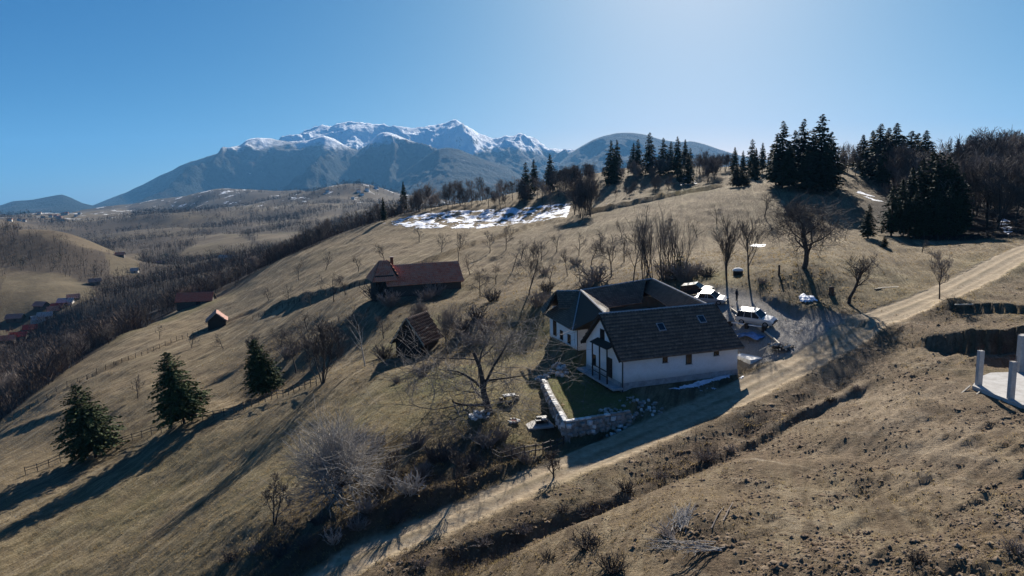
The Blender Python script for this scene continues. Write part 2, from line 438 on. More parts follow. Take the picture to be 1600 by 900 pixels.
# ------------------------------------------------------------------ ground masks and material
def blobs(x, y, L):
    m = np.zeros(np.shape(x))
    for (px, py, d, r, s) in L:
        c = W(np.array(float(px)), np.array(float(py)), np.array(float(d)))
        q = np.hypot(x-c[0], (y-c[1])*0.75)/r
        m = np.maximum(m, s*np.exp(-q*q))
    return m
def pix_poly(X, Y, Z, P, d0, d1):
    a, b = project(np.stack([X, Y, Z], -1))
    return in_poly(a, b, P) & (Y > d0) & (Y < d1)
GREEN = [(680,590,80,9,1.0),(720,640,68,8,.8),(650,510,108,7,1.0),(820,690,59,7,.7),(780,560,92,8,.8),(840,520,98,6,.9),(600,640,74,10,.55),(1110,440,106,6,.7),(230,790,76,18,.35),
         (500,720,62,12,.45),(1060,310,255,14,.5),(310,478,238,9,.8),(260,492,225,8,.5),(170,505,205,7,.7),(1250,440,94,8,.35),(1360,440,97,14,.3),(1560,560,58,4,.5),(900,600,74,8,1.0),(1560,405,106,8,.5),(700,450,140,6,.4)]
SCRUB = [(600,800,48,6,.9),(480,850,45,5,.8),(690,750,52,5,.8),(780,690,57,4,.9),(820,720,55,3,.8),(560,740,54,6,.6),(1040,415,120,8,.9),(760,500,112,12,.55),(640,560,93,7,.5),
         (480,560,110,10,.45),(830,480,104,8,.5),(950,450,108,9,.5),(600,470,128,6,.7),(700,480,120,8,.5),(1250,430,95,6,.6),(1340,490,82,5,.6),(1350,520,77,3,.7),(1470,490,81,3,.9),(400,545,135,8,.6),(700,545,92,7,.6),(840,420,140,8,.45),(780,385,190,12,.5),(1180,415,118,9,.5)]
EARTH = [(1300,640,57,9,.9),(1450,640,50,9,1.0),(1350,780,38,8,.8),(1550,700,40,9,.9),(1520,620,50,5,.7),(1200,690,52,9,.8),(1000,740,50,8,.6),(1340,545,69,6,.9),(1400,590,59,6,.9),(1500,530,67,7,.8),(850,830,42,6,.4)]
PALE = [(1400,640,50,5,.95),(1350,600,57,4,.8),(1470,620,50,4,.85),(1500,680,43,4.5,.95),(1560,700,41,4,.85),(1330,560,66,4,.7),(1480,545,63,3,.7),(1300,700,46,3,.5),(1440,760,37,3,.6)]
def masks(X, Y, Z):
    d, side, _ = dist_line(X, Y, ROAD) if Y.min() < 180 else (np.full(X.shape, 99.), 0, 0)
    wob = 0.5*fbm(X/1.3, Y/1.3, 40, 3)
    hwd = np.interp(Y, [44, 58, 72], [1.25, 1.65, 2.1]); road = (1-sstep(hwd, hwd+0.8, d + wob))
    gravel = poly_mask(X, Y, YARD, 1.6) if Y.min() < 180 else np.zeros(X.shape)
    gravel = np.clip(gravel + 0.5*wob*(gravel > .05), 0, 1)
    green = 0.75*np.clip(blobs(X, Y, GREEN), 0, 1)*np.clip(0.75 + 0.9*fbm(X/4, Y/4, 41, 3), 0, 1)
    if Y.min() < 180: green = np.maximum(green, 0.9*poly_mask(X, Y, LAWN, 0.6))
    scrub = np.clip(blobs(X, Y, SCRUB)*(0.8+1.2*fbm(X/2.5, Y/2.5, 42, 3)), 0, 1)
    earth = np.clip(blobs(X, Y, EARTH)*(0.8+1.4*fbm(X/3, Y/3, 43, 3)), 0, 1)
    dd = np.where(side < 0, d, 99); hollow = np.exp(-((dd-6.0)/2.2)**2)*(1-sstep(60, 80, Y))
    scrub = np.maximum(scrub, np.clip(hollow*(0.35+1.5*fbm(X/2, Y/2, 44, 3)), 0, 1))
    rt = np.where(side < 0, 1.0, 0.0)*(1-sstep(95, 120, Y))*sstep(2.5, 5, dd)*sstep(-0.12, 0.30, X/Y)
    earth = np.maximum(earth, np.clip(rt*(0.62+1.1*fbm(X/5, Y/5, 45, 4)), 0, 1))
    bank = np.exp(-((dd-3.2)/1.1)**2)*(1-sstep(75, 95, Y)); earth = np.maximum(earth, 0.7*bank)
    du = np.where(side > 0, d, 99); scrub = np.maximum(scrub, 0.9*np.exp(-((du-3.2)/1.2)**2)*(1-sstep(52, 58, Y)))
    # wood floor: the right-hand forest and the wooded flank below the meadow edge
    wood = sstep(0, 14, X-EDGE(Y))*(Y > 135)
    px, py = project(np.stack([X, Y, Z], -1))
    return road, green, scrub, gravel, earth, wood
def EDGE(Y):
    # forest edge on the right: world x beyond which the wood stands
    return np.interp(Y, [130, 150, 175, 200, 240, 300, 420], [112, 78, 84, 96, 128, 150, 150])

def far_wood(X, Y, Z):
    m = np.ones(X.shape)
    for P, a, b in (([(0,420),(70,425),(110,432),(158,458),(120,478),(70,500),(40,520),(0,530)], 420, 640),
                    ([(30,354),(100,358),(150,374),(190,400),(150,392),(95,378),(60,368),(30,366)], 560, 900),
                    ([(275,400),(330,366),(345,358),(372,366),(415,392),(330,402)], 760, 1250),
                    ([(165,398),(222,396),(215,430),(175,432)], 500, 950),
                    ([(395,366),(470,362),(470,395),(420,398)], 600, 1300),
                    ([(40,338),(200,325),(210,345),(120,352)], 2000, 4200)):
        m[pix_poly(X, Y, Z, P, a, b)] = 0
    n = fbm(X/170, Y/170, 60, 4)
    patch = sstep(0.12, 0.24, n)*sstep(900, 1300, Y)*0.75
    return np.clip(m*(1-patch), 0, 1)

def make_ground_mat(name='ground_cover', far=False):
    t = NT(name, 1.0, 0.08)
    P = t.pos(); m1 = t.attr('mask_a'); m2 = t.attr('mask_b')
    road, green, scrub = t.sep(m1)[:3]; gravel, earth, wood = t.sep(m2)[:3]
    big = t.noise(P, 0.055 if not far else 0.006, 4, 0.6)
    med = t.noise(P, 0.45 if not far else 0.03, 5, 0.65)
    fine = t.noise(P, 3.2 if not far else 0.2, 6, 0.75)
    st = t.noise(t.rotmap(P, math.radians(22), (2.2, 0.28, 1.2) if not far else (0.05, 0.02, 0.05)), 1.0, 6, 0.7, 0.6)
    straw = t.ramp(st, [(0.30, (0.080, 0.056, 0.033)), (0.44, (0.185, 0.135, 0.080)), (0.58, (0.265, 0.203, 0.124)), (0.75, (0.38, 0.308, 0.200))])
    c = t.mix(t.maprange(big, 0.40, 0.66), straw, t.mix(0.55, straw, (0.165, 0.130, 0.072)))
    c = t.mix(t.maprange(med, 0.52, 0.74, 0, 0.8), c, (0.120, 0.088, 0.060))
    speck = t.noise(P, 6.5 if not far else 0.3, 5, 0.8)
    c = t.mix(t.maprange(fine, 0.52, 0.70, 0, 0.8), c, (0.085, 0.062, 0.038))
    c = t.mix(t.maprange(speck, 0.56, 0.66, 0, 0.85), c, (0.045, 0.033, 0.022))
    c = t.mix(t.maprange(speck, 0.42, 0.32, 0, 0.75), c, (0.47, 0.40, 0.28))
    pth = t.noise(t.rotmap(P, math.radians(16), (0.62, 0.045, 0.3) if not far else (0.02, 0.006, 0.02)), 1.0, 4, 0.55, 0.8)
    c = t.mix(t.maprange(pth, 0.56, 0.61, 0, 0.6), c, (0.095, 0.068, 0.042))
    c = t.mix(t.maprange(pth, 0.42, 0.37, 0, 0.45), c, (0.36, 0.29, 0.185))
    gr = t.mix(fine, (0.075, 0.095, 0.022), (0.19, 0.18, 0.055))
    c = t.mix(t.math('MULTIPLY', green, t.maprange(med, 0.3, 0.55, 0.35, 0.95)), c, gr)
    ea = t.ramp(fine, [(0.3, (0.070, 0.045, 0.028)), (0.5, (0.168, 0.115, 0.071)), (0.72, (0.30, 0.222, 0.145))])
    ea = t.mix(t.maprange(med, 0.48, 0.62, 0, 0.8), ea, t.ramp(speck, [(0.35, (0.035, 0.025, 0.018)), (0.6, (0.11, 0.078, 0.054))]))
    trk = t.noise(t.rotmap(P, math.radians(-38), (0.9, 0.10, 0.3)), 1.0, 4, 0.6, 0.5)
    ea = t.mix(t.maprange(trk, 0.56, 0.64, 0, 0.75), ea, (0.36, 0.295, 0.21))
    c = t.mix(t.math('MULTIPLY', earth, t.maprange(st, 0.35, 0.6, 0.3, 1.0)), c, ea)
    sc = t.ramp(fine, [(0.3, (0.028, 0.020, 0.014)), (0.55, (0.085, 0.060, 0.042)), (0.75, (0.16, 0.12, 0.085))])
    c = t.mix(t.math('MULTIPLY', scrub, 0.9), c, sc)
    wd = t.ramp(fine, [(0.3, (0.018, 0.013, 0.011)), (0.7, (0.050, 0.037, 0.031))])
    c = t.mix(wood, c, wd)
    if far: c = t.mix(0.7, c, (0.058, 0.044, 0.031))
    if not far:
        gv = t.ramp(t.noise(P, 5.0, 6, 0.8), [(0.3, (0.22, 0.20, 0.175)), (0.7, (0.42, 0.39, 0.35))])
        c = t.mix(gravel, c, gv)
        rd = t.ramp(t.noise(P, 1.6, 7, 0.75), [(0.28, (0.20, 0.145, 0.09)), (0.5, (0.34, 0.262, 0.172)), (0.72, (0.46, 0.375, 0.262))])
        rut = t.attr('rut', 'Fac')
        rd = t.mix(t.math('MULTIPLY', rut, 0.85), rd, (0.13, 0.105, 0.062))
        pl = t.ramp(t.noise(P, 2.4, 7, 0.75), [(0.3, (0.18, 0.132, 0.086)), (0.55, (0.31, 0.24, 0.162)), (0.75, (0.41, 0.33, 0.235))])
        c = t.mix(t.math('MULTIPLY', t.attr('pale', 'Fac'), t.maprange(st, 0.32, 0.52, 0.25, 0.95)), c, pl)
        c = t.mix(road, c, rd)
    else:
        sn = t.noise(P, 0.012, 6, 0.7); z = t.n('SeparateXYZ'); t.lk(P, z.inputs[0])
        f = t.math('MULTIPLY', t.maprange(sn, 0.60, 0.64), t.maprange(z.outputs[1], 1900, 2500))
        c = t.mix(f, c, (0.75, 0.78, 0.82))
    t.col(c)
    h = t.math('ADD', t.math('MULTIPLY', fine, 0.6), t.math('MULTIPLY', st, 0.8))
    if not far: h = t.math('MULTIPLY', h, t.math('SUBTRACT', 1.0, t.math('MULTIPLY', road, 0.85)))
    t.bump(h, 1.0 if not far else 0.3, 0.55 if not far else 4.0)
    return t.m
M_GROUND = make_ground_mat(); M_FAR = make_ground_mat('valley_ground_cover', True)

def surface(name, X, Y, Z, sel, mat, att):
    """one object from the chosen cells of the height grid"""
    nr, nc = X.shape
    idx = np.arange(nr*nc).reshape(nr, nc)
    q = np.stack([idx[:-1, :-1], idx[:-1, 1:], idx[1:, 1:], idx[1:, :-1]], -1)[sel]
    used, inv = np.unique(q.ravel(), return_inverse=True)
    V = np.stack([X.ravel(), Y.ravel(), Z.ravel()], 1)[used]
    o = mesh_np(name, V, inv.reshape(-1, 4), mat, None, True); tag(o, kind='structure')
    for an, arr in att.items():
        a = o.data.attributes.new(an, 'FLOAT_COLOR' if arr.ndim == 3 else 'FLOAT', 'POINT')
        if arr.ndim == 3:
            A = np.ones((len(used), 4), np.float32); A[:, :3] = arr.reshape(-1, 3)[used]; a.data.foreach_set('color', A.ravel())
        else: a.data.foreach_set('value', arr.ravel()[used].astype(np.float32))
    return o
road, green, scrub, gravel, earth, wood = masks(XN, YN, ZN)
dR, sR, _ = dist_line(XN, YN, ROAD)
rutm = np.clip(np.exp(-(dR/0.36)**2)*0.95 + 0.6*np.exp(-((dR-1.45)/0.28)**2), 0, 1)*np.clip(0.75+1.0*fbm(XN/2, YN/2, 50, 3), 0, 1)
# meadow edge on the left: below it the flank is wooded
pxn, pyn = project(np.stack([XN, YN, ZN], -1))
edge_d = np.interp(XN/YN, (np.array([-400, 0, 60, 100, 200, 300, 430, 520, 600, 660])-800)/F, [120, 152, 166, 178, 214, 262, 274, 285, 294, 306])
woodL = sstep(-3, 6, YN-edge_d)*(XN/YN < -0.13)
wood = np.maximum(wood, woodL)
cell = lambda A: 0.25*(A[:-1, :-1]+A[1:, :-1]+A[:-1, 1:]+A[1:, 1:])
pale = np.clip(blobs(XN, YN, PALE)*(0.8+1.5*fbm(XN/3.5, YN/3.5, 47, 3)), 0, 1)*(YN < 80)
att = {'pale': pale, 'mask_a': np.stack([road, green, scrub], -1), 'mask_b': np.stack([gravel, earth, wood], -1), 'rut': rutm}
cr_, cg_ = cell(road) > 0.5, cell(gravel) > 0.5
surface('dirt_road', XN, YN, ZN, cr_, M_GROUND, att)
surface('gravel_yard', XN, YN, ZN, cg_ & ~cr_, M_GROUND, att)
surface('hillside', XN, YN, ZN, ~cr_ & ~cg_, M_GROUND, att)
FW = far_wood(XF, YF, ZF); zf = np.zeros(XF.shape)
surface('valley', XF, YF, ZF, np.ones((XF.shape[0]-1, XF.shape[1]-1), bool), M_FAR,
        {'mask_a': np.stack([zf, 0.25*sstep(0, .2, fbm(XF/90, YF/90, 61, 3))*(1-FW), zf], -1), 'mask_b': np.stack([zf, zf, FW], -1)})

# ------------------------------------------------------------------ mountains
def make_mountain_mat(name, snow0, snow1, forest=(0.013, 0.018, 0.014)):
    t = NT(name, 1.0, 0.05); P = t.pos(); s = t.n('SeparateXYZ'); t.lk(P, s.inputs[0])
    n1 = t.noise(P, 0.0022, 7, 0.7); n2 = t.noise(P, 0.011, 7, 0.75)
    g = t.n('NewGeometry'); sn = t.n('SeparateXYZ'); t.lk(g.outputs['Normal'], sn.inputs[0])
    c = t.ramp(n2, [(0.3, tuple(x*0.6 for x in forest)), (0.7, tuple(x*1.7 for x in forest))])
    c = t.mix(t.maprange(n1, 0.56, 0.62), c, (0.040, 0.036, 0.030))
    hgt = t.math('ADD', s.outputs[2], t.math('MULTIPLY', t.math('SUBTRACT', n1, 0.5), 620.0))
    f = t.maprange(hgt, snow0, snow1)
    rock = t.ramp(n2, [(0.3, (0.06, 0.058, 0.06)), (0.7, (0.17, 0.16, 0.15))])
    c = t.mix(t.maprange(hgt, snow0-170, snow0-40), c, rock)
    steep = t.maprange(t.math('ADD', sn.outputs[2], t.math('MULTIPLY', t.math('SUBTRACT', n2, 0.5), 1.1)), 0.42, 0.54)
    c = t.mix(t.math('MULTIPLY', f, steep), c, (0.95, 0.96, 0.98))
    gl = t.math('MULTIPLY', t.maprange(t.noise(P, 0.0045, 7, 0.75), 0.655, 0.685), t.maprange(s.outputs[2], 60, 140))
    c = t.mix(gl, c, (0.6, 0.63, 0.68))
    t.col(c); t.bump(t.math('ADD', n1, t.math('MULTIPLY', n2, 0.5)), 1.0, 160.0); return t.m
def mountain(name, crest, D, Dfront, zb, amp, seed, mat, nu=420, nt=110, back=0.35, power=1.25, jag=0.10):
    """crest: (photo x, photo y) at distance D; the flank comes forward to Dfront"""
    cx = np.array([c[0] for c in crest], float); cy = np.array([c[1] for c in crest], float)
    P = W(cx, cy, np.full(len(cx), float(D))); u0 = P[:, 0]/P[:, 1]
    u = np.linspace(u0[0], u0[-1], nu); zc = np.interp(u, u0, P[:, 2])
    k = np.ones(9)/9; zc = 0.35*np.convolve(np.pad(zc, 4, 'edge'), k, 'valid')+0.65*zc
    t = np.r_[np.linspace(-back, 0, 24)[:-1], np.linspace(0, 1, nt)]
    Y = D - t*(D-Dfront); T, U = np.meshgrid(t, u, indexing='ij'); YY = Y[:, None]*np.ones(nu)[None]
    XX = U*YY; ZC = zc[None]*np.ones(len(t))[:, None]
    prof = np.where(T >= 0, (1-np.clip(T, 0, 1))**power, (1-np.clip(-T/back, 0, 1))**1.2)
    Z = zb + (ZC-zb)*prof
    r = ridged(XX/1500, YY/2600, seed, 6) - 1.0
    env = np.clip(np.abs(T)*5, jag, 1)*np.clip((1-np.abs(T))*2, 0, 1)*np.clip((ZC-zb)/700, 0.15, 1)
    Z = Z + amp*env*r
    nr, nc = XX.shape; idx = np.arange(nr*nc).reshape(nr, nc)
    q = np.stack([idx[:-1, :-1], idx[1:, :-1], idx[1:, 1:], idx[:-1, 1:]], -1).reshape(-1, 4)
    o = mesh_np(name, np.stack([XX, YY, Z], -1).reshape(-1, 3), q, mat, None, True); tag(o, kind='structure')
    return o
MM_SNOW = make_mountain_mat('snowy_mountain', 570, 690); MM_A = make_mountain_mat('forest_mountain', 640, 760)
MM_B = make_mountain_mat('dark_forest_mountain', 1900, 2100)
mountain('mountains', [(330,330),(400,262),(440,214),(470,205),(500,201),(530,194),(548,192),(566,196),(585,201),(610,203),(640,197),(662,199),(690,196),(715,191),(745,197),(770,205),(790,199),(812,194),(830,203),(850,216),(870,222),(890,219),(905,218),(925,226),(960,240),(1100,262),(1300,280)],
         12500, 8600, -60, 210, 5, MM_SNOW, nu=560, nt=110, power=1.0, jag=0.5)
mountain('mountains', [(-400,330),(-150,318),(0,322),(70,327),(141,322),(200,298),(250,270),(290,250),(330,236),(362,226),(375,228),(384,219),(405,217),(430,219),(450,222),(480,218),(505,208),(520,212),(545,226),(560,232),(575,222),(590,206),(600,203),(612,206),(630,215),(650,223),(690,238),(730,262),(780,285),(900,310)],
         9800, 6400, -90, 230, 9, MM_A, nu=520, nt=90, power=1.15, jag=0.16)
mountain('mountains', [(560,330),(610,285),(640,262),(665,244),(685,232),(700,230),(720,234),(745,244),(770,254),(795,262),(830,285),(900,310)],
         8300, 5900, -90, 110, 13, MM_B, nu=300, nt=90)
mountain('mountains', [(820,290),(870,258),(900,232),(925,217),(945,210),(963,206),(985,206),(1005,209),(1030,216),(1060,221),(1080,219),(1100,224),(1130,234),(1160,243),(1250,258),(1400,270),(1700,285)],
         10800, 6600, -60, 120, 17, MM_B, nu=380, nt=80)
mountain('mountains', [(-400,335),(-200,320),(-60,322),(0,321),(20,314),(50,312),(75,307),(97,303),(112,309),(128,317),(150,322),(220,330)],
         8200, 6000, -100, 90, 21, MM_B, nu=260, nt=70)

# ------------------------------------------------------------------ haze: the air between here and the mountains
_st = [o for o in scene.objects if o.type == 'MESH']
HZ0 = min(float(min(v[2] for v in o.bound_box)) for o in _st) - 1.0; HZ1 = max(float(max(v[2] for v in o.bound_box)) for o in _st) + 5.0
print('haze', HZ0, HZ1)
hz = MB().box((1000, 6800, (HZ0+HZ1)/2), (36000, 16000, HZ1-HZ0)).build('haze', None if False else bpy.data.materials.new('air'))
tag(hz, kind='stuff')
am = hz.data.materials[0]; am.use_nodes = True; ant = am.node_tree; ant.nodes.clear()
ao = ant.nodes.new('ShaderNodeOutputMaterial'); av = ant.nodes.new('ShaderNodeVolumePrincipled')
av.inputs['Density'].default_value = 3.5e-5; av.inputs['Color'].default_value = (0.20, 0.54, 1.0, 1); av.inputs['Anisotropy'].default_value = 0.0
ant.links.new(av.outputs[0], ao.inputs['Volume'])

# ------------------------------------------------------------------ materials for buildings
M_PLASTER = NT('white_plaster', 0.95, 0.1)
_p = M_PLASTER.pos(); _n1 = M_PLASTER.noise(_p, 0.9, 6, 0.7); _n2 = M_PLASTER.noise(_p, 7.0, 4, 0.7)
M_PLASTER.col(M_PLASTER.mix(M_PLASTER.maprange(_n1, 0.45, 0.75, 0, 0.5), M_PLASTER.ramp(_n2, [(0.3, (0.74, 0.73, 0.71)), (0.7, (0.84, 0.83, 0.81))]), (0.58, 0.56, 0.52)))
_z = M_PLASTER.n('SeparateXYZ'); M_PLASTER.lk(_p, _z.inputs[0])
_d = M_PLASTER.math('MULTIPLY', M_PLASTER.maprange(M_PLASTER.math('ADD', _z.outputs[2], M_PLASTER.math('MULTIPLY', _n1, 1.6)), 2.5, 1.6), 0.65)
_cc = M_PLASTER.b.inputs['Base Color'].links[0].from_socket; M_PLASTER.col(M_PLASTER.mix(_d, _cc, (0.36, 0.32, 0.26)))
M_PLASTER.bump(_n2, 0.2, 0.02); M_PLASTER = M_PLASTER.m
M_PLINTH = simple('grey_plinth_render', (0.34, 0.335, 0.33), 0.95, 0.3, 2.0, 0.3)
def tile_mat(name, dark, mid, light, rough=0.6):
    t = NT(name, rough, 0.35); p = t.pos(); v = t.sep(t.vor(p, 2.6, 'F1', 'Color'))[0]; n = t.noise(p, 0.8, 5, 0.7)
    e = t.math('POWER', t.attr('edge', 'Fac'), 1.6)  # sky glint along the courses painted in: lower tile edges lighter than the tops
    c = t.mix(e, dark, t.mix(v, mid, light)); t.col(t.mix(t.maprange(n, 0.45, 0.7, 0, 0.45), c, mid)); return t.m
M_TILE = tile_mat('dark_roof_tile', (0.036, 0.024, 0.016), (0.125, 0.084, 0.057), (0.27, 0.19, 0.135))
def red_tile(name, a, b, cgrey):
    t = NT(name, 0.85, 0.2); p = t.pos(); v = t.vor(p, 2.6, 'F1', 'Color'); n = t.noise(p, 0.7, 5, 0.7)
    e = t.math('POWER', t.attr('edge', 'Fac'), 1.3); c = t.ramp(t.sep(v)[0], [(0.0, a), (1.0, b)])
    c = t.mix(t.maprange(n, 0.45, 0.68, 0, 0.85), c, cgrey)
    t.col(t.mix(e, t.mix(0.3, c, (0.05, 0.025, 0.02)), c)); return t.m  # course shading painted in: upper part of each tile darker
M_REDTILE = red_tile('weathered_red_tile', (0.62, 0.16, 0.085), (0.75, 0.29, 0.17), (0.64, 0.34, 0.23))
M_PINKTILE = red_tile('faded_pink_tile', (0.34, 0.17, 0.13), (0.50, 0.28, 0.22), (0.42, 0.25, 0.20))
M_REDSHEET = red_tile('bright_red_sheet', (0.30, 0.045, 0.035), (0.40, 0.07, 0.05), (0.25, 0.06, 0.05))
M_RIDGE = simple('ridge_mortar', (0.36, 0.35, 0.34), 0.9, 0.25, 3.0)
M_DARKWOOD = simple('dark_timber', (0.035, 0.025, 0.018), 0.8, 0.35, 8.0, 0.3)
M_OLDWOOD = simple('weathered_grey_timber', (0.085, 0.068, 0.055), 0.9, 0.4, 5.0, 0.4)
M_PALEWOOD = simple('pale_sawn_timber', (0.52, 0.44, 0.33), 0.8, 0.2, 5.0)
M_GLASS = NT('window_glass', 0.12, 0.5).col((0.012, 0.014, 0.018)).m
M_GUTTER = simple('dark_metal_gutter', (0.03, 0.03, 0.032), 0.45, 0.2, 3.0)
M_CONC = NT('pale_concrete', 0.95, 0.1)
_p = M_CONC.pos(); _n = M_CONC.noise(_p, 1.4, 6, 0.7); _m = M_CONC.noise(_p, 9.0, 4, 0.7)
M_CONC.col(M_CONC.mix(M_CONC.maprange(_n, 0.4, 0.7, 0, 0.8), M_CONC.ramp(_m, [(0.3, (0.38, 0.36, 0.335)), (0.7, (0.52, 0.50, 0.465))]), (0.29, 0.265, 0.235)))
M_CONC.bump(_m, 0.3, 0.03); M_CONC = M_CONC.m
M_STONE = simple('rubble_stone', (0.30, 0.28, 0.25), 0.95, 0.45, 2.0, 0.4, obj=False)
M_WHITESTONE = simple('white_cap_stone', (0.66, 0.64, 0.60), 0.95, 0.2, 2.5, 0.2, obj=False)

# ------------------------------------------------------------------ tiled roof planes
def lerp(a, b, t): return a + (b-a)*t
def roof_plane(name, A, B, C, D, mat, parent, tw=0.36, th=0.44, seed=1, thick=0.14, wave=0.085, lap=0.13):
    """A-B ridge (left to right seen from outside), C-D eave (C under B, D under A). Overlapping tile courses with a rolled section."""
    A, B, C, D = (np.array(p, float) for p in (A, B, C, D)); rng = np.random.default_rng(seed)
    nrm = np.cross(C-A, B-A); nrm /= np.linalg.norm(nrm)
    if nrm[2] < 0: nrm = -nrm
    slope = max(np.linalg.norm(D-A), np.linalg.norm(C-B)); rows = max(3, int(round(slope/th)))
    V = []; Q = []; b = 0
    for r in range(rows):
        t0, t1 = r/rows, (r+1)/rows + 0.02
        L0, R0, L1, R1 = lerp(A, D, t0), lerp(B, C, t0), lerp(A, D, t1), lerp(B, C, t1)
        w = max(np.linalg.norm(R0-L0), np.linalg.norm(R1-L1)); n = max(1, int(round(w/tw)))
        k = 4                                            # samples across each tile
        s = np.linspace(0, 1, n*k+1); off = 0.5/n if r % 2 else 0
        ph = ((s+off)*n) % 1.0
        hgt = wave*np.sin(math.pi*ph)**0.7
        jit = np.repeat(rng.uniform(-0.008, 0.012, n+1), k)[:len(s)]
        up = L0[None]+(R0-L0)[None]*s[:, None] + nrm*(hgt+jit)[:, None]
        lo = L1[None]+(R1-L1)[None]*s[:, None] + nrm*(hgt+jit+lap)[:, None]
        bt = L1[None]+(R1-L1)[None]*s[:, None] + nrm*(-0.01)
        m = len(s); V += [up, lo, bt]
        i = np.arange(m-1)
        Q.append(np.stack([b+i, b+i+1, b+m+i+1, b+m+i], 1)); Q.append(np.stack([b+m+i, b+m+i+1, b+2*m+i+1, b+2*m+i], 1)); b += 3*m
    tiles = mesh_np('roof_tiles', np.concatenate(V), np.concatenate(Q), mat, parent); tiles['kind'] = 'stuff'
    ed = tiles.data.attributes.new('edge', 'FLOAT', 'POINT'); ed.data.foreach_set('value', np.concatenate([np.full(len(q), 1.0 if k % 3 else 0.0, np.float32) for k, q in enumerate(V)]))  # marks lower tile edges for the painted glint, upper rows stay dark
    # boarding underneath
    e = -nrm*0.02
    o = MB().poly([A+e, D+e, C+e, B+e] if np.dot(np.cross(D-A, B-A), nrm) > 0 else [A+e, B+e, C+e, D+e], thick).build('roof_boarding', M_DARKWOOD, parent)
    return tiles
def wall_quad(mb, P0, P1, zb, zt, th=0.35, zt2=None):
    """upright wall from P0 to P1 (xy), thickness to the left of the run"""
    P0 = Vector((*P0[:2], 0)); P1 = Vector((*P1[:2], 0)); t = (P1-P0).normalized(); n = Vector((-t.y, t.x, 0))*th
    zt2 = zt if zt2 is None else zt2
    V = [P0, P1, P1+n, P0+n]; z = [zb]*4
    lo = [(v.x, v.y, zb) for v in V]; hi = [(V[0].x, V[0].y, zt), (V[1].x, V[1].y, zt2), (V[2].x, V[2].y, zt2), (V[3].x, V[3].y, zt)]
    mb.add(lo+hi, [(0,3,2,1),(4,5,6,7),(0,1,5,4),(1,2,6,5),(2,3,7,6),(3,0,4,7)])
def window(parent, p, t, n, w, h, shutters=False, mat_frame=None, sill=True):
    """window set in a wall: p centre on the wall face, t along, n outward"""
    p = Vector(p); t = Vector(t).normalized(); n = Vector(n).normalized(); up = Vector((0, 0, 1)); mat_frame = mat_frame or M_DARKWOOD
    def fb(c, a, b, d): # box in wall frame
        m = MB(); P = []
        for sx, sy, sz in ((-1,-1,-1),(1,-1,-1),(1,1,-1),(-1,1,-1),(-1,-1,1),(1,-1,1),(1,1,1),(-1,1,1)):
            P.append(c + t*(sx*a/2) + n*(sy*d/2) + up*(sz*b/2))
        return P
    FC = [(0,3,2,1),(4,5,6,7),(0,1,5,4),(1,2,6,5),(2,3,7,6),(3,0,4,7)]
    root = mesh_np('window', fb(p+n*0.02, w, h, 0.04), FC, M_GLASS, parent)
    fr = MB(); f = 0.07
    for c, a, b in ((up*(h/2), w+f, f), (-up*(h/2), w+f, f), (t*(w/2), f, h-f), (-t*(w/2), f, h-f), (t*0, 0.045, h-f)):
        fr.add(fb(p+n*0.035+c, a, b, 0.07), FC)
    fr.build('frame', mat_frame, root)
    if sill: mesh_np('sill', fb(p+n*0.07-up*(h/2+0.07), w+0.2, 0.06, 0.16), FC, M_PLINTH, root)
    return root

# ------------------------------------------------------------------ the white farmhouse round a courtyard
Z0 = 0.3
def rel(z): return z + CAMZ
ang = math.radians(18.0); ax = Vector((math.cos(ang), math.sin(ang), 0)); ay = Vector((-math.sin(ang), math.cos(ang), 0))
O = Vector((11.0, 68.0, 0)); LEN, WID = 14.0, 8.7
def hp(u, v, z): q = O + ax*u + ay*v; return Vector((q.x, q.y, z))
ZE, ZR = rel(-17.2), rel(-13.55)
house = empty('farmhouse', (O.x, O.y, Z0), 0, 'white plastered courtyard farmhouse with dark tiled roofs beside the dirt road', 'house')
HINV = Vector((O.x, O.y, Z0))
class HB:  # collects world coordinates, stores relative to the house base
    pass
def hbuild(mb, name, mat, parent=house):
    mb.v = [tuple(Vector(p)-HINV) for p in mb.v]; return mb.build(name, mat, parent)
# front wing walls
mb = MB()
zb = -1.4
wall_quad(mb, hp(0,0,0), hp(LEN,0,0), Z0+0.55, ZE-0.12)
wall_quad(mb, hp(LEN,0.352,0), hp(LEN,WID,0), Z0+0.55, ZE-0.12)
wall_quad(mb, hp(LEN-.352,WID,0), hp(0,WID,0), Z0+0.55, ZE-0.12)
wall_quad(mb, hp(0,WID-.352,0), hp(0,0.352,0), Z0+0.55, ZE-0.12)
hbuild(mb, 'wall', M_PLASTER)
for u in (0.0, LEN-0.3):      # gables
    mb = MB()
    a, b, c = hp(u,0.0,ZE-0.12), hp(u,WID,ZE-0.12), hp(u,WID/2,ZR-0.30); d = ax*0.3
    mb.add([a,b,c,a+d,b+d,c+d], [(0,2,1),(3,4,5),(0,1,4,3),(1,2,5,4),(2,0,3,5)])
    hbuild(mb, 'gable', M_PLASTER)
mb = MB()
for (u0,v0,u1,v1) in ((-0.05,-0.05,LEN+0.05,-0.05),(LEN+0.05,0.0,LEN+0.05,WID),(LEN,WID+0.05,0,WID+0.05),(-0.05,WID,-0.05,0.0)):
    wall_quad(mb, hp(u0,v0,0), hp(u1,v1,0), zb, Z0+0.62)
hbuild(mb, 'plinth', M_PLINTH)
OV, OG = 0.48, 0.42
def roofw(*P): return [np.array(Vector(p)-HINV) for p in P]
eo = ZE - OV*(ZR-ZE)/(WID/2)
roof_plane('roof', *roofw(hp(-OG,WID/2,ZR), hp(LEN+OG-0.5,WID/2,ZR), hp(LEN+OG,-OV,eo), hp(-OG,-OV,eo)), M_TILE, house, seed=1)
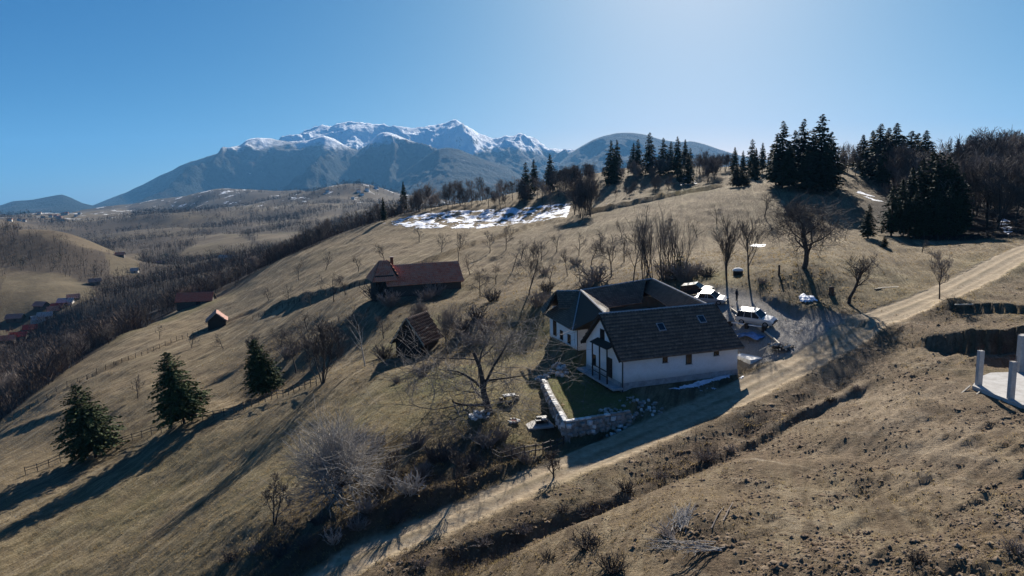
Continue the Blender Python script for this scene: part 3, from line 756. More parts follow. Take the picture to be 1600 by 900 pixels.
roof_plane('roof', *roofw(hp(LEN+OG-0.5,WID/2,ZR), hp(-OG,WID/2,ZR), hp(-OG,WID+OV,eo), hp(LEN+OG,WID+OV,eo)), M_TILE, house, seed=2)
# ridge corners of the other wings
FL = hp(0.3, WID/2, ZR-0.05); FR = hp(LEN-0.9, WID/2, ZR-0.05)
BL = Vector((9.0, 88.6, rel(-13.45))); BR = Vector((19.6, 94.3, rel(-12.95)))
# back wing: courtyard slope faces the camera
iBL = Vector((12.1, 86.2, rel(-15.45))); iBR = Vector((17.0, 88.4, rel(-15.25)))
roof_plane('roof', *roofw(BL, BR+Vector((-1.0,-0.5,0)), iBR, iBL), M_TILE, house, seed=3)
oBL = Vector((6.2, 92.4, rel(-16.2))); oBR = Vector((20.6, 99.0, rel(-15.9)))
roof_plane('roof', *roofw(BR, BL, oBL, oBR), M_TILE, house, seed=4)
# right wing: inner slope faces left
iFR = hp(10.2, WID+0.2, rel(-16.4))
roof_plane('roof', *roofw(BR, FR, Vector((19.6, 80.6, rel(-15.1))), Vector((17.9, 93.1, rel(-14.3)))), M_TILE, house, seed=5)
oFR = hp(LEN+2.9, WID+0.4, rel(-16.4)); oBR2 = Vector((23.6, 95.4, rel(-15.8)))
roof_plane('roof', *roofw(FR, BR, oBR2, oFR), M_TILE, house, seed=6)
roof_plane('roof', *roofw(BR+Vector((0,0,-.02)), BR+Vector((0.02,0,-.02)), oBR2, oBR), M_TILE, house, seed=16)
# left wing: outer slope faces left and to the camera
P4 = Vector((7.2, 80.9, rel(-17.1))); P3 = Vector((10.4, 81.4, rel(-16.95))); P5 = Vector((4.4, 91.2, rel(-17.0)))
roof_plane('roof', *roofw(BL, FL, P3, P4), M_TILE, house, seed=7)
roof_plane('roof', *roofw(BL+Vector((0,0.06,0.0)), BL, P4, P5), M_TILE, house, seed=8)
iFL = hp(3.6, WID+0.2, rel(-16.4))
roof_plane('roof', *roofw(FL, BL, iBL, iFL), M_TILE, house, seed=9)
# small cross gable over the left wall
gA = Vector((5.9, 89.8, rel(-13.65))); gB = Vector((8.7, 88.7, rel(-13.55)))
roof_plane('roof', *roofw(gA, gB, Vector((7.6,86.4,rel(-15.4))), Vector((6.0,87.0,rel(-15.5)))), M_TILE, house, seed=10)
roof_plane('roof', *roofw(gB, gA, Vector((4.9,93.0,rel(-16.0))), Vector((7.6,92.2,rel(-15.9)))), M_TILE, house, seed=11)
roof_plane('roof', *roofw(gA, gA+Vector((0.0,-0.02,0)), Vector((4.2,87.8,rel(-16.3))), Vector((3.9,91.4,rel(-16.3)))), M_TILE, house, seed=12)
# ridge caps
for a, b in ((hp(-OG,WID/2,ZR), hp(LEN+OG-.5,WID/2,ZR)), (FL, BL), (BL, BR), (BR, FR), (gA, gB), (BL, P4)):
    mb = MB(); n = max(2, int((b-a).length/0.42))
    for i in range(n):
        p, q = a.lerp(b, i/n), a.lerp(b, (i+1.08)/n); up = Vector((0,0,0.045+0.012*(i % 2)))
        mb.tube([p+up, q+up], [0.12, 0.105], 6)
    o = hbuild(mb, 'ridge_tiles', M_RIDGE); o['kind'] = 'stuff'
# walls of the left and back wings, courtyard walls
def wing_walls(P, zb_, zt_):
    mb = MB()
    for a, b in zip(P, P[1:]): wall_quad(mb, a, b, zb_, zt_)
    return mb
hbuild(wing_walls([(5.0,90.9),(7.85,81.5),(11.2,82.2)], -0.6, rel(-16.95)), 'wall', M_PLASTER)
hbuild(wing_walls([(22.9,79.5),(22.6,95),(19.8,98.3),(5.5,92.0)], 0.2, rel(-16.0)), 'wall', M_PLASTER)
hbuild(wing_walls([(12.2,85.8),(12.0,79.0)], 0.2, rel(-16.2)), 'courtyard_wall', M_PLASTER)
hbuild(wing_walls([(17.4,79.6),(17.0,88.0),(12.2,86.0)], 0.2, rel(-16.0)), 'courtyard_wall', M_DARKWOOD)  # dark material here paints in the shade of the courtyard void
# gutter, downpipe, verge boards
mb = MB(); mb.tube([hp(-OG,-OV-0.06,eo-0.02), hp(LEN+OG,-OV-0.06,eo-0.02)], 0.075, 6); hbuild(mb, 'gutter', M_GUTTER)
mb = MB(); mb.tube([hp(0.06,-OV,eo-0.05), hp(0.06,-0.12,ZE-0.5), hp(0.06,-0.12,-0.2)], 0.06, 6); hbuild(mb, 'downpipe', M_GUTTER)
mb = MB(); mb.tube([Vector((7.8,81.35,rel(-17.1))), Vector((7.8,81.35,0.9))], 0.055, 6); hbuild(mb, 'downpipe', M_GUTTER)
for v in (-OV, WID+OV):
    mb = MB(); mb.bar(hp(-OG-0.03,WID/2,ZR-0.1), hp(-OG-0.03,v,eo-0.1), 0.06, 0.26); hbuild(mb, 'verge_board', M_DARKWOOD)
    mb = MB(); mb.bar(hp(LEN+OG-.25,WID/2,ZR-0.15), hp(LEN+OG+0.02,v,eo-0.1), 0.06, 0.26); hbuild(mb, 'verge_board', M_DARKWOOD)
# windows of the long wall and the gable
def hwin(u, v, z, t, n, w, h, **k):
    return window(house, hp(u,v,z)-HINV, t, n, w, h, **k)
hwin(5.05, 0, ZE-0.85, ax, -ay, 0.5, 0.62); hwin(7.9, 0, ZE-1.05, ax, -ay, 0.62, 1.15); hwin(11.3, 0, ZE-0.80, ax, -ay, 0.55, 0.5)
hwin(0, 4.4, ZE+1.4, -ay, -ax, 0.95, 1.05); hwin(0, 6.6, Z0+1.6, -ay, -ax, 0.9, 1.1)
# gallery on the gable side: recess door, posts and rail
mb = MB(); d = hp(-0.03, 2.6, Z0+1.65); mb.box(d, (1.0, 0.10, 2.1), ang+math.pi/2); dr = hbuild(mb, 'door', M_DARKWOOD)
mb = MB(); mb.box(hp(-0.12, 2.25, Z0+1.6), (0.12, 0.08, 0.05), ang+math.pi/2); hbuild(mb, 'handle', M_GUTTER, dr)
for v in (1.6, 3.4, 5.2):
    mb = MB(); mb.bar(hp(-0.85, v, Z0-0.6), hp(-0.85, v, ZE+0.35), 0.14); hbuild(mb, 'gallery_post', M_DARKWOOD)
mb = MB(); mb.bar(hp(-0.85,1.6,Z0+1.5), hp(-0.85,5.2,Z0+1.5), 0.09); mb.bar(hp(-0.85,1.6,Z0+0.9), hp(-0.85,5.2,Z0+0.9), 0.07); hbuild(mb, 'gallery_rail', M_DARKWOOD)
mb = MB(); mb.poly([hp(-1.0,1.3,ZE+0.42), hp(-1.0,5.5,ZE+0.42), hp(-0.02,5.5,ZE+0.8), hp(-0.02,1.3,ZE+0.8)], 0.08); hbuild(mb, 'gallery_roof', M_DARKWOOD)
mb = MB(); mb.box(hp(-0.55, WID/2, Z0+0.1), (WID+0.6, 1.1, 0.22), ang+math.pi/2); hbuild(mb, 'gallery_floor', M_PLINTH)
# left wing openings
lt = (Vector((7.85,81.5,0))-Vector((5.0,90.9,0))).normalized(); ln = Vector((lt.y,-lt.x,0))
if ln.x > 0: ln = -ln
for k, sz in ((0.28, (0.9,1.1)), (0.55, (0.9,1.1)), (0.8, (1.1,2.0))):
    p = Vector((7.85,81.5,0)).lerp(Vector((5.0,90.9,0)), k); window(house, Vector((p.x,p.y,1.25+sz[1]/2+0.3))-HINV, lt, ln, *sz, sill=sz[1] < 1.5)
ft = (Vector((11.2,82.2,0))-Vector((7.85,81.5,0))).normalized(); fn = Vector((ft.y,-ft.x,0))
mb = MB(); p = Vector((9.6,81.87,rel(-17.6))); mb.lathe(tuple(p+fn*0.22), [(0.02,-0.1),(0.16,-0.09),(0.2,0.05),(0.05,0.14)], 10); mb.bar(tuple(p), tuple(p+fn*0.25), 0.04); hbuild(mb, 'wall_lamp', M_WHITESTONE)
# two roof lights
sl = (hp(0,-OV,eo)-hp(0,WID/2,ZR)).normalized(); nn = ax.cross(-sl).normalized()
if nn.z < 0: nn = -nn
for u, v in ((5.9, 2.35), (11.2, 2.75)):
    c = hp(u, v, ZE+(ZR-ZE)*v/(WID/2)) + nn*0.13
    mb = MB(); Mx = Matrix((ax, -sl, nn)).transposed(); mb.box(tuple(c), (0.85, 1.05, 0.16), 0, Mx); rl = hbuild(mb, 'roof_light', M_PLINTH)
    mb = MB(); mb.box(tuple(c+nn*0.085), (0.66, 0.86, 0.03), 0, Mx); hbuild(mb, 'pane', M_GLASS, rl)

# ------------------------------------------------------------------ plants
M_BARK = simple('dark_bark', (0.060, 0.047, 0.038), 0.95, 0.4, 4.0)
M_TWIG = simple('brown_twig', (0.085, 0.070, 0.062), 0.95, 0.3, 0.7)
M_TWIGMID = simple('grey_brown_twig', (0.165, 0.145, 0.128), 0.95, 0.3, 0.7)
M_TWIGGREY = simple('grey_twig', (0.30, 0.275, 0.245), 0.95, 0.25, 0.7)
M_TWIGPALE = simple('tan_twig', (0.20, 0.165, 0.14), 0.95, 0.3, 0.7)
M_BIRCH = simple('pale_bark', (0.36, 0.33, 0.29), 0.9, 0.4, 3.0)
def needle_mat(name, a, b):
    t = NT(name, 0.85, 0.15); n = t.noise(t.objc(), 1.3, 4, 0.7); r = t.n('ObjectInfo').outputs['Random']
    c = t.ramp(n, [(0.32, a), (0.68, b)]); t.col(t.mix(t.math('MULTIPLY', r, 0.35), c, (a[0]*0.8, a[1]*0.75, a[2]*0.8))); return t.m
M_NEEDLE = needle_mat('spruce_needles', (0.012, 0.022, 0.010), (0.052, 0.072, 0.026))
M_NEEDLEB = needle_mat('lighter_spruce_needles', (0.022, 0.038, 0.012), (0.10, 0.125, 0.036))  # lighter green than the forest spruces, for the lone fence trees

def tubes(P0, P1, R0, R1, n):
    """many straight tapered tubes at once"""
    P0 = np.asarray(P0, float); P1 = np.asarray(P1, float); t = P1-P0; L = np.linalg.norm(t, axis=1, keepdims=True); t = t/np.maximum(L, 1e-6)
    ref = np.where(np.abs(t[:, 2:3]) > 0.9, np.array([[1., 0, 0]]), np.array([[0, 0, 1.]]))
    a = np.cross(t, ref); a /= np.linalg.norm(a, axis=1, keepdims=True); b = np.cross(t, a)
    an = np.arange(n)*2*math.pi/n; ring = a[:, None]*np.cos(an)[None, :, None] + b[:, None]*np.sin(an)[None, :, None]
    V = np.concatenate([P0[:, None]+ring*np.asarray(R0)[:, None, None], P1[:, None]+ring*np.asarray(R1)[:, None, None]], 1)
    m = len(P0); base = (np.arange(m)*2*n)[:, None]; k = np.arange(n); k2 = (k+1) % n
    Fq = np.stack([base+k, base+k2, base+n+k2, base+n+k], -1).reshape(-1, 4)
    return V.reshape(-1, 3), Fq

def grow(seed, height, spread=0.45, trunk_r=0.16, trunk_frac=0.3, nlimb=6, levels=4, up=0.25, wob=0.22, kids=5, stems=1, lean=(0, 0), ratio=0.62, taper=0.6):
    """skeleton of a bare tree: list of (p0, p1, r0, r1, level)"""
    rng = random.Random(seed); S = []
    def rnd(): return Vector((rng.gauss(0, 1), rng.gauss(0, 1), rng.gauss(0, 1)))
    def branch(p, d, L, r, lev):
        k = 5 if lev == 0 else (4 if lev < 3 else 2); seg = L/k; pts = [p.copy()]; dd = d.copy()
        for i in range(k):
            dd = (dd + rnd()*wob*(0.6 if lev == 0 else 1) + Vector((0, 0, up if lev else 0.15))).normalized()
            q = pts[-1] + dd*seg*rng.uniform(0.85, 1.15); ra = r*(1-taper*i/k); rb = r*(1-taper*(i+1)/k)
            S.append((pts[-1][:], q[:], ra, rb, lev)); pts.append(q)
        if lev >= levels: return
        nk = nlimb if lev == 0 else kids - (1 if lev > 2 else 0)
        for j in range(nk):
            t = (trunk_frac + (1-trunk_frac)*(j+rng.random())/nk) if lev == 0 else rng.uniform(0.25, 1.0)
            x = min(k-1e-3, t*k); i = int(x); bp = pts[i].lerp(pts[i+1], x-i); along = (pts[i+1]-pts[i]).normalized()
            sd = rnd(); sd -= along*sd.dot(along)
            if sd.length < 1e-3: sd = Vector((1, 0, 0))
            sd.normalize(); a = rng.uniform(0.6, 1.25)*spread*2
            nd = (along*math.cos(a) + sd*math.sin(a)).normalized()
            branch(bp, nd, L*ratio*rng.uniform(0.7, 1.15)*(1.0 if lev else 1-0.35*t), r*(1-taper*t)*rng.uniform(0.45, 0.65), lev+1)
    for s in range(stems):
        az = rng.uniform(0, 6.28); k = 0.0 if stems == 1 else rng.uniform(0.05, 0.35)
        d = Vector((math.cos(az)*k+lean[0], math.sin(az)*k+lean[1], 1)).normalized()
        branch(Vector((math.cos(az)*k*0.5, math.sin(az)*k*0.5, -0.25)), d, height*(0.55 if stems == 1 else 0.75)*rng.uniform(0.85, 1.1), trunk_r/(1 if stems == 1 else stems**0.4), 0)
    top = max(s[1][2] for s in S); k = height/top
    return [(tuple(c*k for c in a), tuple(c*k for c in b), r0, r1, l) for a, b, r0, r1, l in S]
def tree_meshes(S, twig_lev=2, min_r=0.014):
    out = []
    for sel, n in ((lambda l: l < twig_lev, 6), (lambda l: l >= twig_lev, 3)):
        T = [s for s in S if sel(s[4])]
        if not T: out.append(None); continue
        a, b, r0, r1, _ = zip(*T)
        out.append(tubes(np.array(a), np.array(b), np.maximum(r0, min_r), np.maximum(r1, min_r*0.8), n))
    return out
def bare_tree(S, loc, label, group=None, name='bare_tree', wide=1.0, bark=M_BARK, twig=M_TWIG, rz=0.0, min_r=0.018, twig_lev=2, cat='tree'):
    o = empty(name, loc, rz, label, cat, group); o.scale = (wide, wide, 1); tm, cm = tree_meshes(S, twig_lev, min_r)
    if tm: mesh_np('trunk', tm[0], tm[1], bark, o)
    if cm: mesh_np('crown', cm[0], cm[1], twig, o)
    return o

def spruce_mesh(seed, h, R, whorls=34, nb=10, sprays=8, skirt=0.06, dens=1.0, fine=1.0):
    rng = np.random.default_rng(seed); V = []; b0 = []
    T0 = []; T1 = []
    for w in range(whorls):
        t = skirt + (1-skirt)*(w/(whorls-1))**0.92; z = h*t
        r = R*(1-t)**0.72*rng.uniform(0.78, 1.12)*min(1.0, 0.62+1.5*(t-skirt)) + 0.10
        for k in range(nb if t < 0.8 else 6):
            az = rng.uniform(0, 2*math.pi); rl = r*(rng.uniform(0.55, 1.0) if rng.random() < 0.5 else rng.uniform(0.85, 1.22)); dv = np.array([math.cos(az), math.sin(az)])
            dz = rng.uniform(-0.30, -0.08)*rl if t < 0.75 else rng.uniform(0.0, 0.4)*rl
            T0.append((0, 0, z)); T1.append((dv[0]*rl*0.9, dv[1]*rl*0.9, z+dz))
            ns = max(2, int(sprays*(0.35+0.65*rl/R)*dens))
            s = rng.uniform(0.12, 1.0, ns); cx = dv[0]*rl*s; cy = dv[1]*rl*s; cz = z + dz*s**1.3
            sz = fine*(0.22+0.30*(1-t))*rng.uniform(0.6, 1.35, ns)*(h/10)**0.75
            a2 = az + rng.normal(0, 0.75, ns); tilt = rng.uniform(-0.75, 0.05, ns)
            d = np.stack([np.cos(a2)*np.cos(tilt), np.sin(a2)*np.cos(tilt), np.sin(tilt)], 1)
            sd = np.stack([-np.sin(a2), np.cos(a2), rng.normal(0, 0.5, ns)], 1)
            c = np.stack([cx, cy, cz], 1)
            p0 = c - d*sz[:, None]*0.5; p1 = c + sd*sz[:, None]*0.42 + d*sz[:, None]*0.1; p2 = c + d*sz[:, None]*1.05; p3 = c - sd*sz[:, None]*0.42 + d*sz[:, None]*0.1
            V.append(np.stack([p0, p1, p2, p3], 1).reshape(-1, 3))
    V = np.concatenate(V); Fq = np.arange(len(V)).reshape(-1, 4)
    tr = tubes([(0, 0, -0.4), (0, 0, h*0.5)], [(0, 0, h*0.5), (0, 0, h*0.98)], [h*0.016+0.03, h*0.011+0.02], [h*0.011+0.02, 0.015], 6)
    br = tubes(np.array(T0), np.array(T1), np.full(len(T0), 0.022), np.full(len(T0), 0.008), 3)
    return (V, Fq), (np.concatenate([tr[0], br[0]]), np.concatenate([tr[1], br[1]+len(tr[0])]))
def spruce(loc, sm, label, group=None, mat=M_NEEDLE, rz=0.0, rot=None):
    o = empty('spruce_tree', loc, rz, label, 'tree', group)
    mesh_np('trunk', *sm[1], M_BARK, o); mesh_np('crown', *sm[0], mat, o)
    if rot: o.rotation_euler = (*rot, rz)
    return o

# --- three lone spruces along the paddock fence
def hgt_of(px, py, py_top, d): return (py-py_top)/F*d
for (px, py, top, wpx, seed, lab) in ((150, 716, 596, 88, 11, 'dark green spruce at the lower end of the rail fence, nearest the valley'),
                                      (288, 661, 545, 78, 12, 'dense dark spruce standing in the middle of the rail fence'),
                                      (417, 616, 528, 56, 13, 'smaller spruce at the upper end of the rail fence')):
    x, y, z = ground(px, py); h = hgt_of(px, py, top, y)*1.03; R = wpx/2/F*y
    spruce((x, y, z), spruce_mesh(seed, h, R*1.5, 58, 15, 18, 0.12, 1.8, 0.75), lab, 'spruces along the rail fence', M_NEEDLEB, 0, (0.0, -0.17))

# --- single bare trees, each grown for its place: (x, y base, y top, label, options)
HERO = [
 (766, 646, 470, 'large spreading walnut tree with a forked trunk on the grass below the stone wall', dict(seed=3, spread=0.60, trunk_r=0.30, trunk_frac=0.12, nlimb=8, levels=4, kids=6, up=0.07, wob=0.2, lean=(-0.10, 0), ratio=0.82), dict(min_r=0.013, twig=M_TWIGMID, wide=1.42)),
 (531, 772, 605, 'pale grey pollarded willow with a dense fan of straight twigs', dict(seed=5, spread=0.50, trunk_r=0.32, trunk_frac=0.15, nlimb=18, levels=3, kids=9, up=0.10, wob=0.09, ratio=1.1), dict(twig=M_TWIGGREY, min_r=0.010, wide=1.12)),
 (430, 820, 735, 'small crooked fruit tree with two bent stems low on the left slope', dict(seed=7, spread=0.5, trunk_r=0.11, trunk_frac=0.3, nlimb=5, levels=4, kids=4, up=0.1, wob=0.3, stems=2), {}),
 (504, 600, 482, 'many-stemmed bare tree fanning out above the rail fence', dict(seed=9, spread=0.3, trunk_r=0.15, trunk_frac=0.15, nlimb=6, levels=4, kids=4, up=0.14, wob=0.14, stems=5), dict(wide=1.25)),
 (463, 583, 498, 'bare tree with drooping twigs beside the smallest fence spruce', dict(seed=10, spread=0.45, trunk_r=0.13, nlimb=7, levels=4, kids=5, up=0.08), {}),
 (571, 573, 470, 'thin leaning birch with a single pale stem', dict(seed=15, spread=0.35, trunk_r=0.10, trunk_frac=0.35, nlimb=10, levels=2, kids=5, up=0.1, wob=0.08, lean=(-0.12, 0)), dict(bark=M_BIRCH)),
 (216, 623, 583, 'little bare tree beside the farm track between two spruces', dict(seed=16, spread=0.5, trunk_r=0.09, nlimb=6, levels=3, kids=5), {}),
 (398, 560, 520, 'low bushy bare tree just behind the smallest fence spruce', dict(seed=18, spread=0.5, trunk_r=0.1, nlimb=7, levels=3, kids=6, stems=3), {}),
 (522, 473, 425, 'bare orchard tree left of the long red-roofed farmhouse', dict(seed=20, spread=0.55, trunk_r=0.13, nlimb=8, levels=3, kids=6, up=0.05), {}),
 (467, 438, 402, 'small orchard tree high on the left edge of the meadow', dict(seed=21, spread=0.45, trunk_r=0.1, nlimb=6, levels=3, kids=5), {}),
 (508, 424, 393, 'small twisted orchard tree on the open meadow above the terrace bank', dict(seed=22, spread=0.5, trunk_r=0.1, nlimb=6, levels=3, kids=5), {}),
 (750, 463, 415, 'round-crowned fruit tree on the slope right of the long red-roofed farmhouse', dict(seed=23, spread=0.55, trunk_r=0.12, nlimb=8, levels=3, kids=7, up=0.05), {}),
 (826, 463, 372, 'tall dark fruit tree with a broken top left of the white farmhouse', dict(seed=24, spread=0.42, trunk_r=0.14, trunk_frac=0.25, nlimb=8, levels=3, kids=7), {}),
 (886, 432, 385, 'small forked fruit tree above the left wing of the white farmhouse', dict(seed=25, spread=0.45, trunk_r=0.1, nlimb=5, levels=3, kids=6), {}),
 (956, 433, 362, 'leaning dark fruit tree right behind the farmhouse back roof', dict(seed=26, spread=0.5, trunk_r=0.14, nlimb=7, levels=3, kids=7, lean=(-0.15, 0)), {}),
 (990, 438, 345, 'thin bare tree at the left side of the poplar thicket', dict(seed=27, spread=0.4, trunk_r=0.13, nlimb=7, levels=3, kids=7), {}),
 (1136, 440, 328, 'slim two-stemmed tree beside the white-lidded well', dict(seed=30, spread=0.28, trunk_r=0.16, trunk_frac=0.25, nlimb=10, levels=3, kids=6, up=0.15, wob=0.12, stems=2), {}),
 (1170, 437, 333, 'slim upright tree right of the white-lidded well', dict(seed=31, spread=0.26, trunk_r=0.15, trunk_frac=0.25, nlimb=10, levels=3, kids=6, up=0.15, wob=0.1), {}),
 (1256, 420, 285, 'big old bare tree with a wide dark crown above the yard', dict(seed=36, spread=0.58, trunk_r=0.36, trunk_frac=0.22, nlimb=9, levels=4, kids=6, up=0.10, wob=0.2, ratio=0.78), dict(min_r=0.018, wide=1.12)),
 (1326, 474, 390, 'gnarled pollarded fruit tree between the yard and the road', dict(seed=35, spread=0.48, trunk_r=0.24, trunk_frac=0.4, nlimb=9, levels=3, kids=7, up=0.12), {}),
 (1468, 468, 386, 'young vase-shaped tree on the far verge of the dirt road', dict(seed=37, spread=0.34, trunk_r=0.10, trunk_frac=0.35, nlimb=9, levels=3, kids=7, up=0.18, wob=0.12), dict(twig=M_TWIGPALE)),
 (865, 748, 700, 'dark little sapling on the near verge of the dirt road', dict(seed=39, spread=0.5, trunk_r=0.10, trunk_frac=0.3, nlimb=8, levels=3, kids=6), {}),
 (716, 410, 358, 'tall thin tree on the meadow above the long red roof', dict(seed=40, spread=0.4, trunk_r=0.1, nlimb=7, levels=3, kids=5), {}),
 (790, 392, 350, 'spreading bare tree on the terrace bank below the snow', dict(seed=41, spread=0.55, trunk_r=0.13, nlimb=8, levels=3, kids=6), {}),
 (765, 395, 358, 'leaning bare tree beside the terrace bank below the snow', dict(seed=42, spread=0.5, trunk_r=0.12, nlimb=7, levels=3, kids=5, lean=(0.2, 0)), {}),
 (971, 372, 342, 'tiny forked tree alone on the upper meadow', dict(seed=43, spread=0.45, trunk_r=0.09, nlimb=5, levels=3, kids=4), {}),
 (1320, 376, 345, 'thin sapling on the meadow left of the young spruce', dict(seed=44, spread=0.35, trunk_r=0.06, nlimb=6, levels=2, kids=4), {}),
 (655, 520, 462, 'bare tree growing between the red farmhouse and the dark barn', dict(seed=46, spread=0.4, trunk_r=0.12, nlimb=7, levels=3, kids=7, stems=3), dict(twig=M_TWIGPALE)),
 (700, 556, 475, 'bushy bare tree right of the dark barn', dict(seed=47, spread=0.45, trunk_r=0.12, nlimb=7, levels=3, kids=7, stems=3), dict(twig=M_TWIGPALE)),
 (250, 530, 505, 'little bare tree on the paddock below the pink-roofed shed', dict(seed=48, spread=0.5, trunk_r=0.08, nlimb=6, levels=3, kids=4), {}),
 (610, 770, 690, 'thin bare tree in the scrub right of the grey willow', dict(seed=49, spread=0.45, trunk_r=0.09, nlimb=6, levels=3, kids=6), {}),
 (715, 770, 690, 'spindly bare tree at the road verge below the walnut', dict(seed=50, spread=0.4, trunk_r=0.09, nlimb=6, levels=3, kids=6), {}),
 (1195, 340, 298, 'bare tree on the upper meadow below the tall spruces', dict(seed=51, spread=0.45, trunk_r=0.15, nlimb=7, levels=3, kids=6), {}),
]
for (px, py, top, lab, g, o) in HERO:
    x, y, z = ground(px, py); h = hgt_of(px, py, top, y); g = dict(g); sd = g.pop('seed')
    bare_tree(grow(sd, h, **g), (x, y, z), lab, None, **o)
OR = random.Random(44)
for i, (px, py, top) in enumerate(((735,430,392),(800,425,388),(845,408,372),(870,395,362),(905,400,362),(925,415,372),(940,395,358),(775,445,410),(815,405,372),(860,445,405),(905,440,398),(975,410,360),(690,395,362),(655,378,350),(600,408,378),(560,425,396),(540,462,430),(485,478,448),(450,470,445),(420,470,448),(560,520,482),(600,530,490),(530,545,500),(480,520,482),(440,545,510),(350,545,520),(300,545,522),(1090,372,340),(1120,350,318),(1050,365,338),(1010,345,318),(1230,372,340),(1285,385,352),(860,330,300),(1440,395,374))):
    x, y, z = ground(px, py); h = hgt_of(px, py, top, y)
    bare_tree(grow(700+i, h, spread=OR.uniform(.38, .55), trunk_r=0.07+0.009*h, trunk_frac=.25, nlimb=OR.choice((5, 6, 7, 8)), levels=3, kids=5, up=OR.uniform(.05, .16), wob=.24, lean=(OR.uniform(-.18, .18), 0)), (x, y, z), 'bare orchard tree scattered over the middle slope', 'scattered orchard trees', twig=OR.choice((M_TWIG, M_TWIG, M_TWIGMID)), min_r=0.016)
# thicket of tall stems behind the farmhouse
for i, (px, py, top) in enumerate(((1005,440,322),(1020,442,318),(1035,440,312),(1050,438,330),(1066,436,345),(1012,430,335),(1042,428,322))):
    x, y, z = ground(px, py, (95, 135)); h = hgt_of(px, py, top, y)
    bare_tree(grow(60+i, h, spread=0.22, trunk_r=0.13, trunk_frac=0.25, nlimb=7, levels=2, kids=6, up=0.20, wob=0.09, stems=3), (x, y, z), 'tall bare poplar stems packed in the thicket behind the farmhouse', 'poplars of the thicket behind the farmhouse', twig=M_TWIGMID, min_r=0.016)

# --- shrubs: twiggy clumps
def shrub_skel(seed, h, r, n=40):
    rng = random.Random(seed); S = []
    for i in range(n):
        az = rng.uniform(0, 6.28); k = rng.random()**0.6; b = Vector((math.cos(az)*r*0.35*k, math.sin(az)*r*0.35*k, -0.05))
        d = Vector((math.cos(az)*k*r/h, math.sin(az)*k*r/h, 1)).normalized(); L = h*rng.uniform(0.6, 1.05); p = b
        for s in range(3):
            d = (d + Vector((rng.gauss(0, .2), rng.gauss(0, .2), rng.gauss(0, .1)))).normalized(); q = p + d*L/3
            S.append((p[:], q[:], 0.022-0.005*s, 0.018-0.005*s, 2))
            for c in range(2 if s else 1):
                dd = (d + Vector((rng.gauss(0, .6), rng.gauss(0, .6), rng.gauss(0.1, .35)))).normalized(); m = p.lerp(q, rng.random())
                S.append((m[:], (m+dd*L*rng.uniform(.18, .38))[:], 0.012, 0.007, 2))
            p = q
    return S
SHR = [tree_meshes(shrub_skel(200+i, 1.0, 0.75, 46), 9, 0.011)[0] or None for i in range(5)]
def shrub_proto(i, mat):
    V, Fq = SHR[i]; me = bpy.data.meshes.new('twigs'); me.from_pydata([tuple(v) for v in V], [], [tuple(f) for f in Fq.tolist()]); me.materials.append(mat); me.update(); return me
SHM = {m: [shrub_proto(i, mm) for i in range(5)] for m, mm in (('d', M_BARK), ('b', M_TWIG), ('t', M_TWIGPALE), ('g', M_TWIGGREY))}
rs = random.Random(77)
def shrub(px, py, hpx, kind, label, group, wide=1.0, drange=None):
    x, y, z = ground(px, py, drange); h = max(0.5, hpx/F*y)
    o = bpy.data.objects.new('shrub', SHM[kind][rs.randrange(5)]); link(o); o.location = (x, y, z-0.05)
    o.scale = (h*wide*rs.uniform(.9, 1.2), h*wide*rs.uniform(.9, 1.2), h); o.rotation_euler = (0, 0, rs.uniform(0, 6.28))
    return tag(o, label, 'shrub', group)
ROADSCRUB = [(705,868,26),(735,852,30),(760,842,26),(790,836,34),(822,826,30),(850,812,24),(880,800,28),(905,790,34),(930,796,36),(955,778,34),(985,758,30),(1010,748,28),(1040,735,30),(1075,722,30),(1105,712,24),(900,830,30),(925,850,34),(945,868,40),(962,880,44),(880,856,28),(850,862,22),(1085,708,22),(1135,700,18),(1170,690,16),(1290,628,16),(1320,615,16),(1345,608,14),(1240,655,14),(660,885,24),(1460,840,26),(1440,870,34),(1500,870,36),(1590,850,40),(1560,885,40)]
for p in ROADSCRUB[::2]: shrub(p[0]+rs.uniform(-8, 8), p[1]+p[2]*0.2+rs.uniform(-5, 8), p[2]*rs.uniform(.35, .75), rs.choice('dbtt'), 'dark tangled bramble clump in the hollow below the dirt road', 'bramble clumps below the dirt road', 1.6)
LEFTSCRUB = [(600,760,34),(575,800,30),(640,770,34),(660,745,36),(690,720,34),(620,820,26),(560,830,26),(520,850,28),(480,862,26),(440,870,24),(400,862,26),(360,880,24),(500,820,26),(650,700,30),(590,700,26),(760,700,30),(785,690,30),(800,715,26),(735,735,30),(820,725,20),(560,690,22)]
for p in LEFTSCRUB: shrub(p[0], p[1], p[2]*rs.uniform(.5, 1.0), rs.choice('bttg'), 'bare scrub clump on the slope left of the dirt road', 'scrub on the slope left of the dirt road', 1.15)
ORCHSCRUB = [(590,470,30),(610,480,32),(640,478,34),(665,470,30),(680,462,26),(700,505,34),(720,520,34),(735,540,36),(690,530,30),(760,520,30),(745,500,28),(630,575,26),(600,560,26),(660,590,26),(720,580,26),(480,545,26),(450,560,28),(440,540,20),(840,480,30),(855,455,26),(870,470,24),(930,440,34),(915,450,26),(800,470,24),(770,470,22),(850,430,24),(790,455,20),(900,415,18),(1085,430,30),(1062,428,44),(1045,436,40),(1072,440,36),(1030,440,36),(1105,432,20),(1190,445,16),(1215,440,16),(620,600,22),(520,560,24),(545,540,22)]
for p in ORCHSCRUB[::3]+ORCHSCRUB[1::3]: shrub(p[0], p[1], p[2]*rs.uniform(.55, .95), rs.choice('btt'), 'bare brown shrub among the orchard trees and farm sheds', 'shrubs among the orchard and sheds', 1.1)
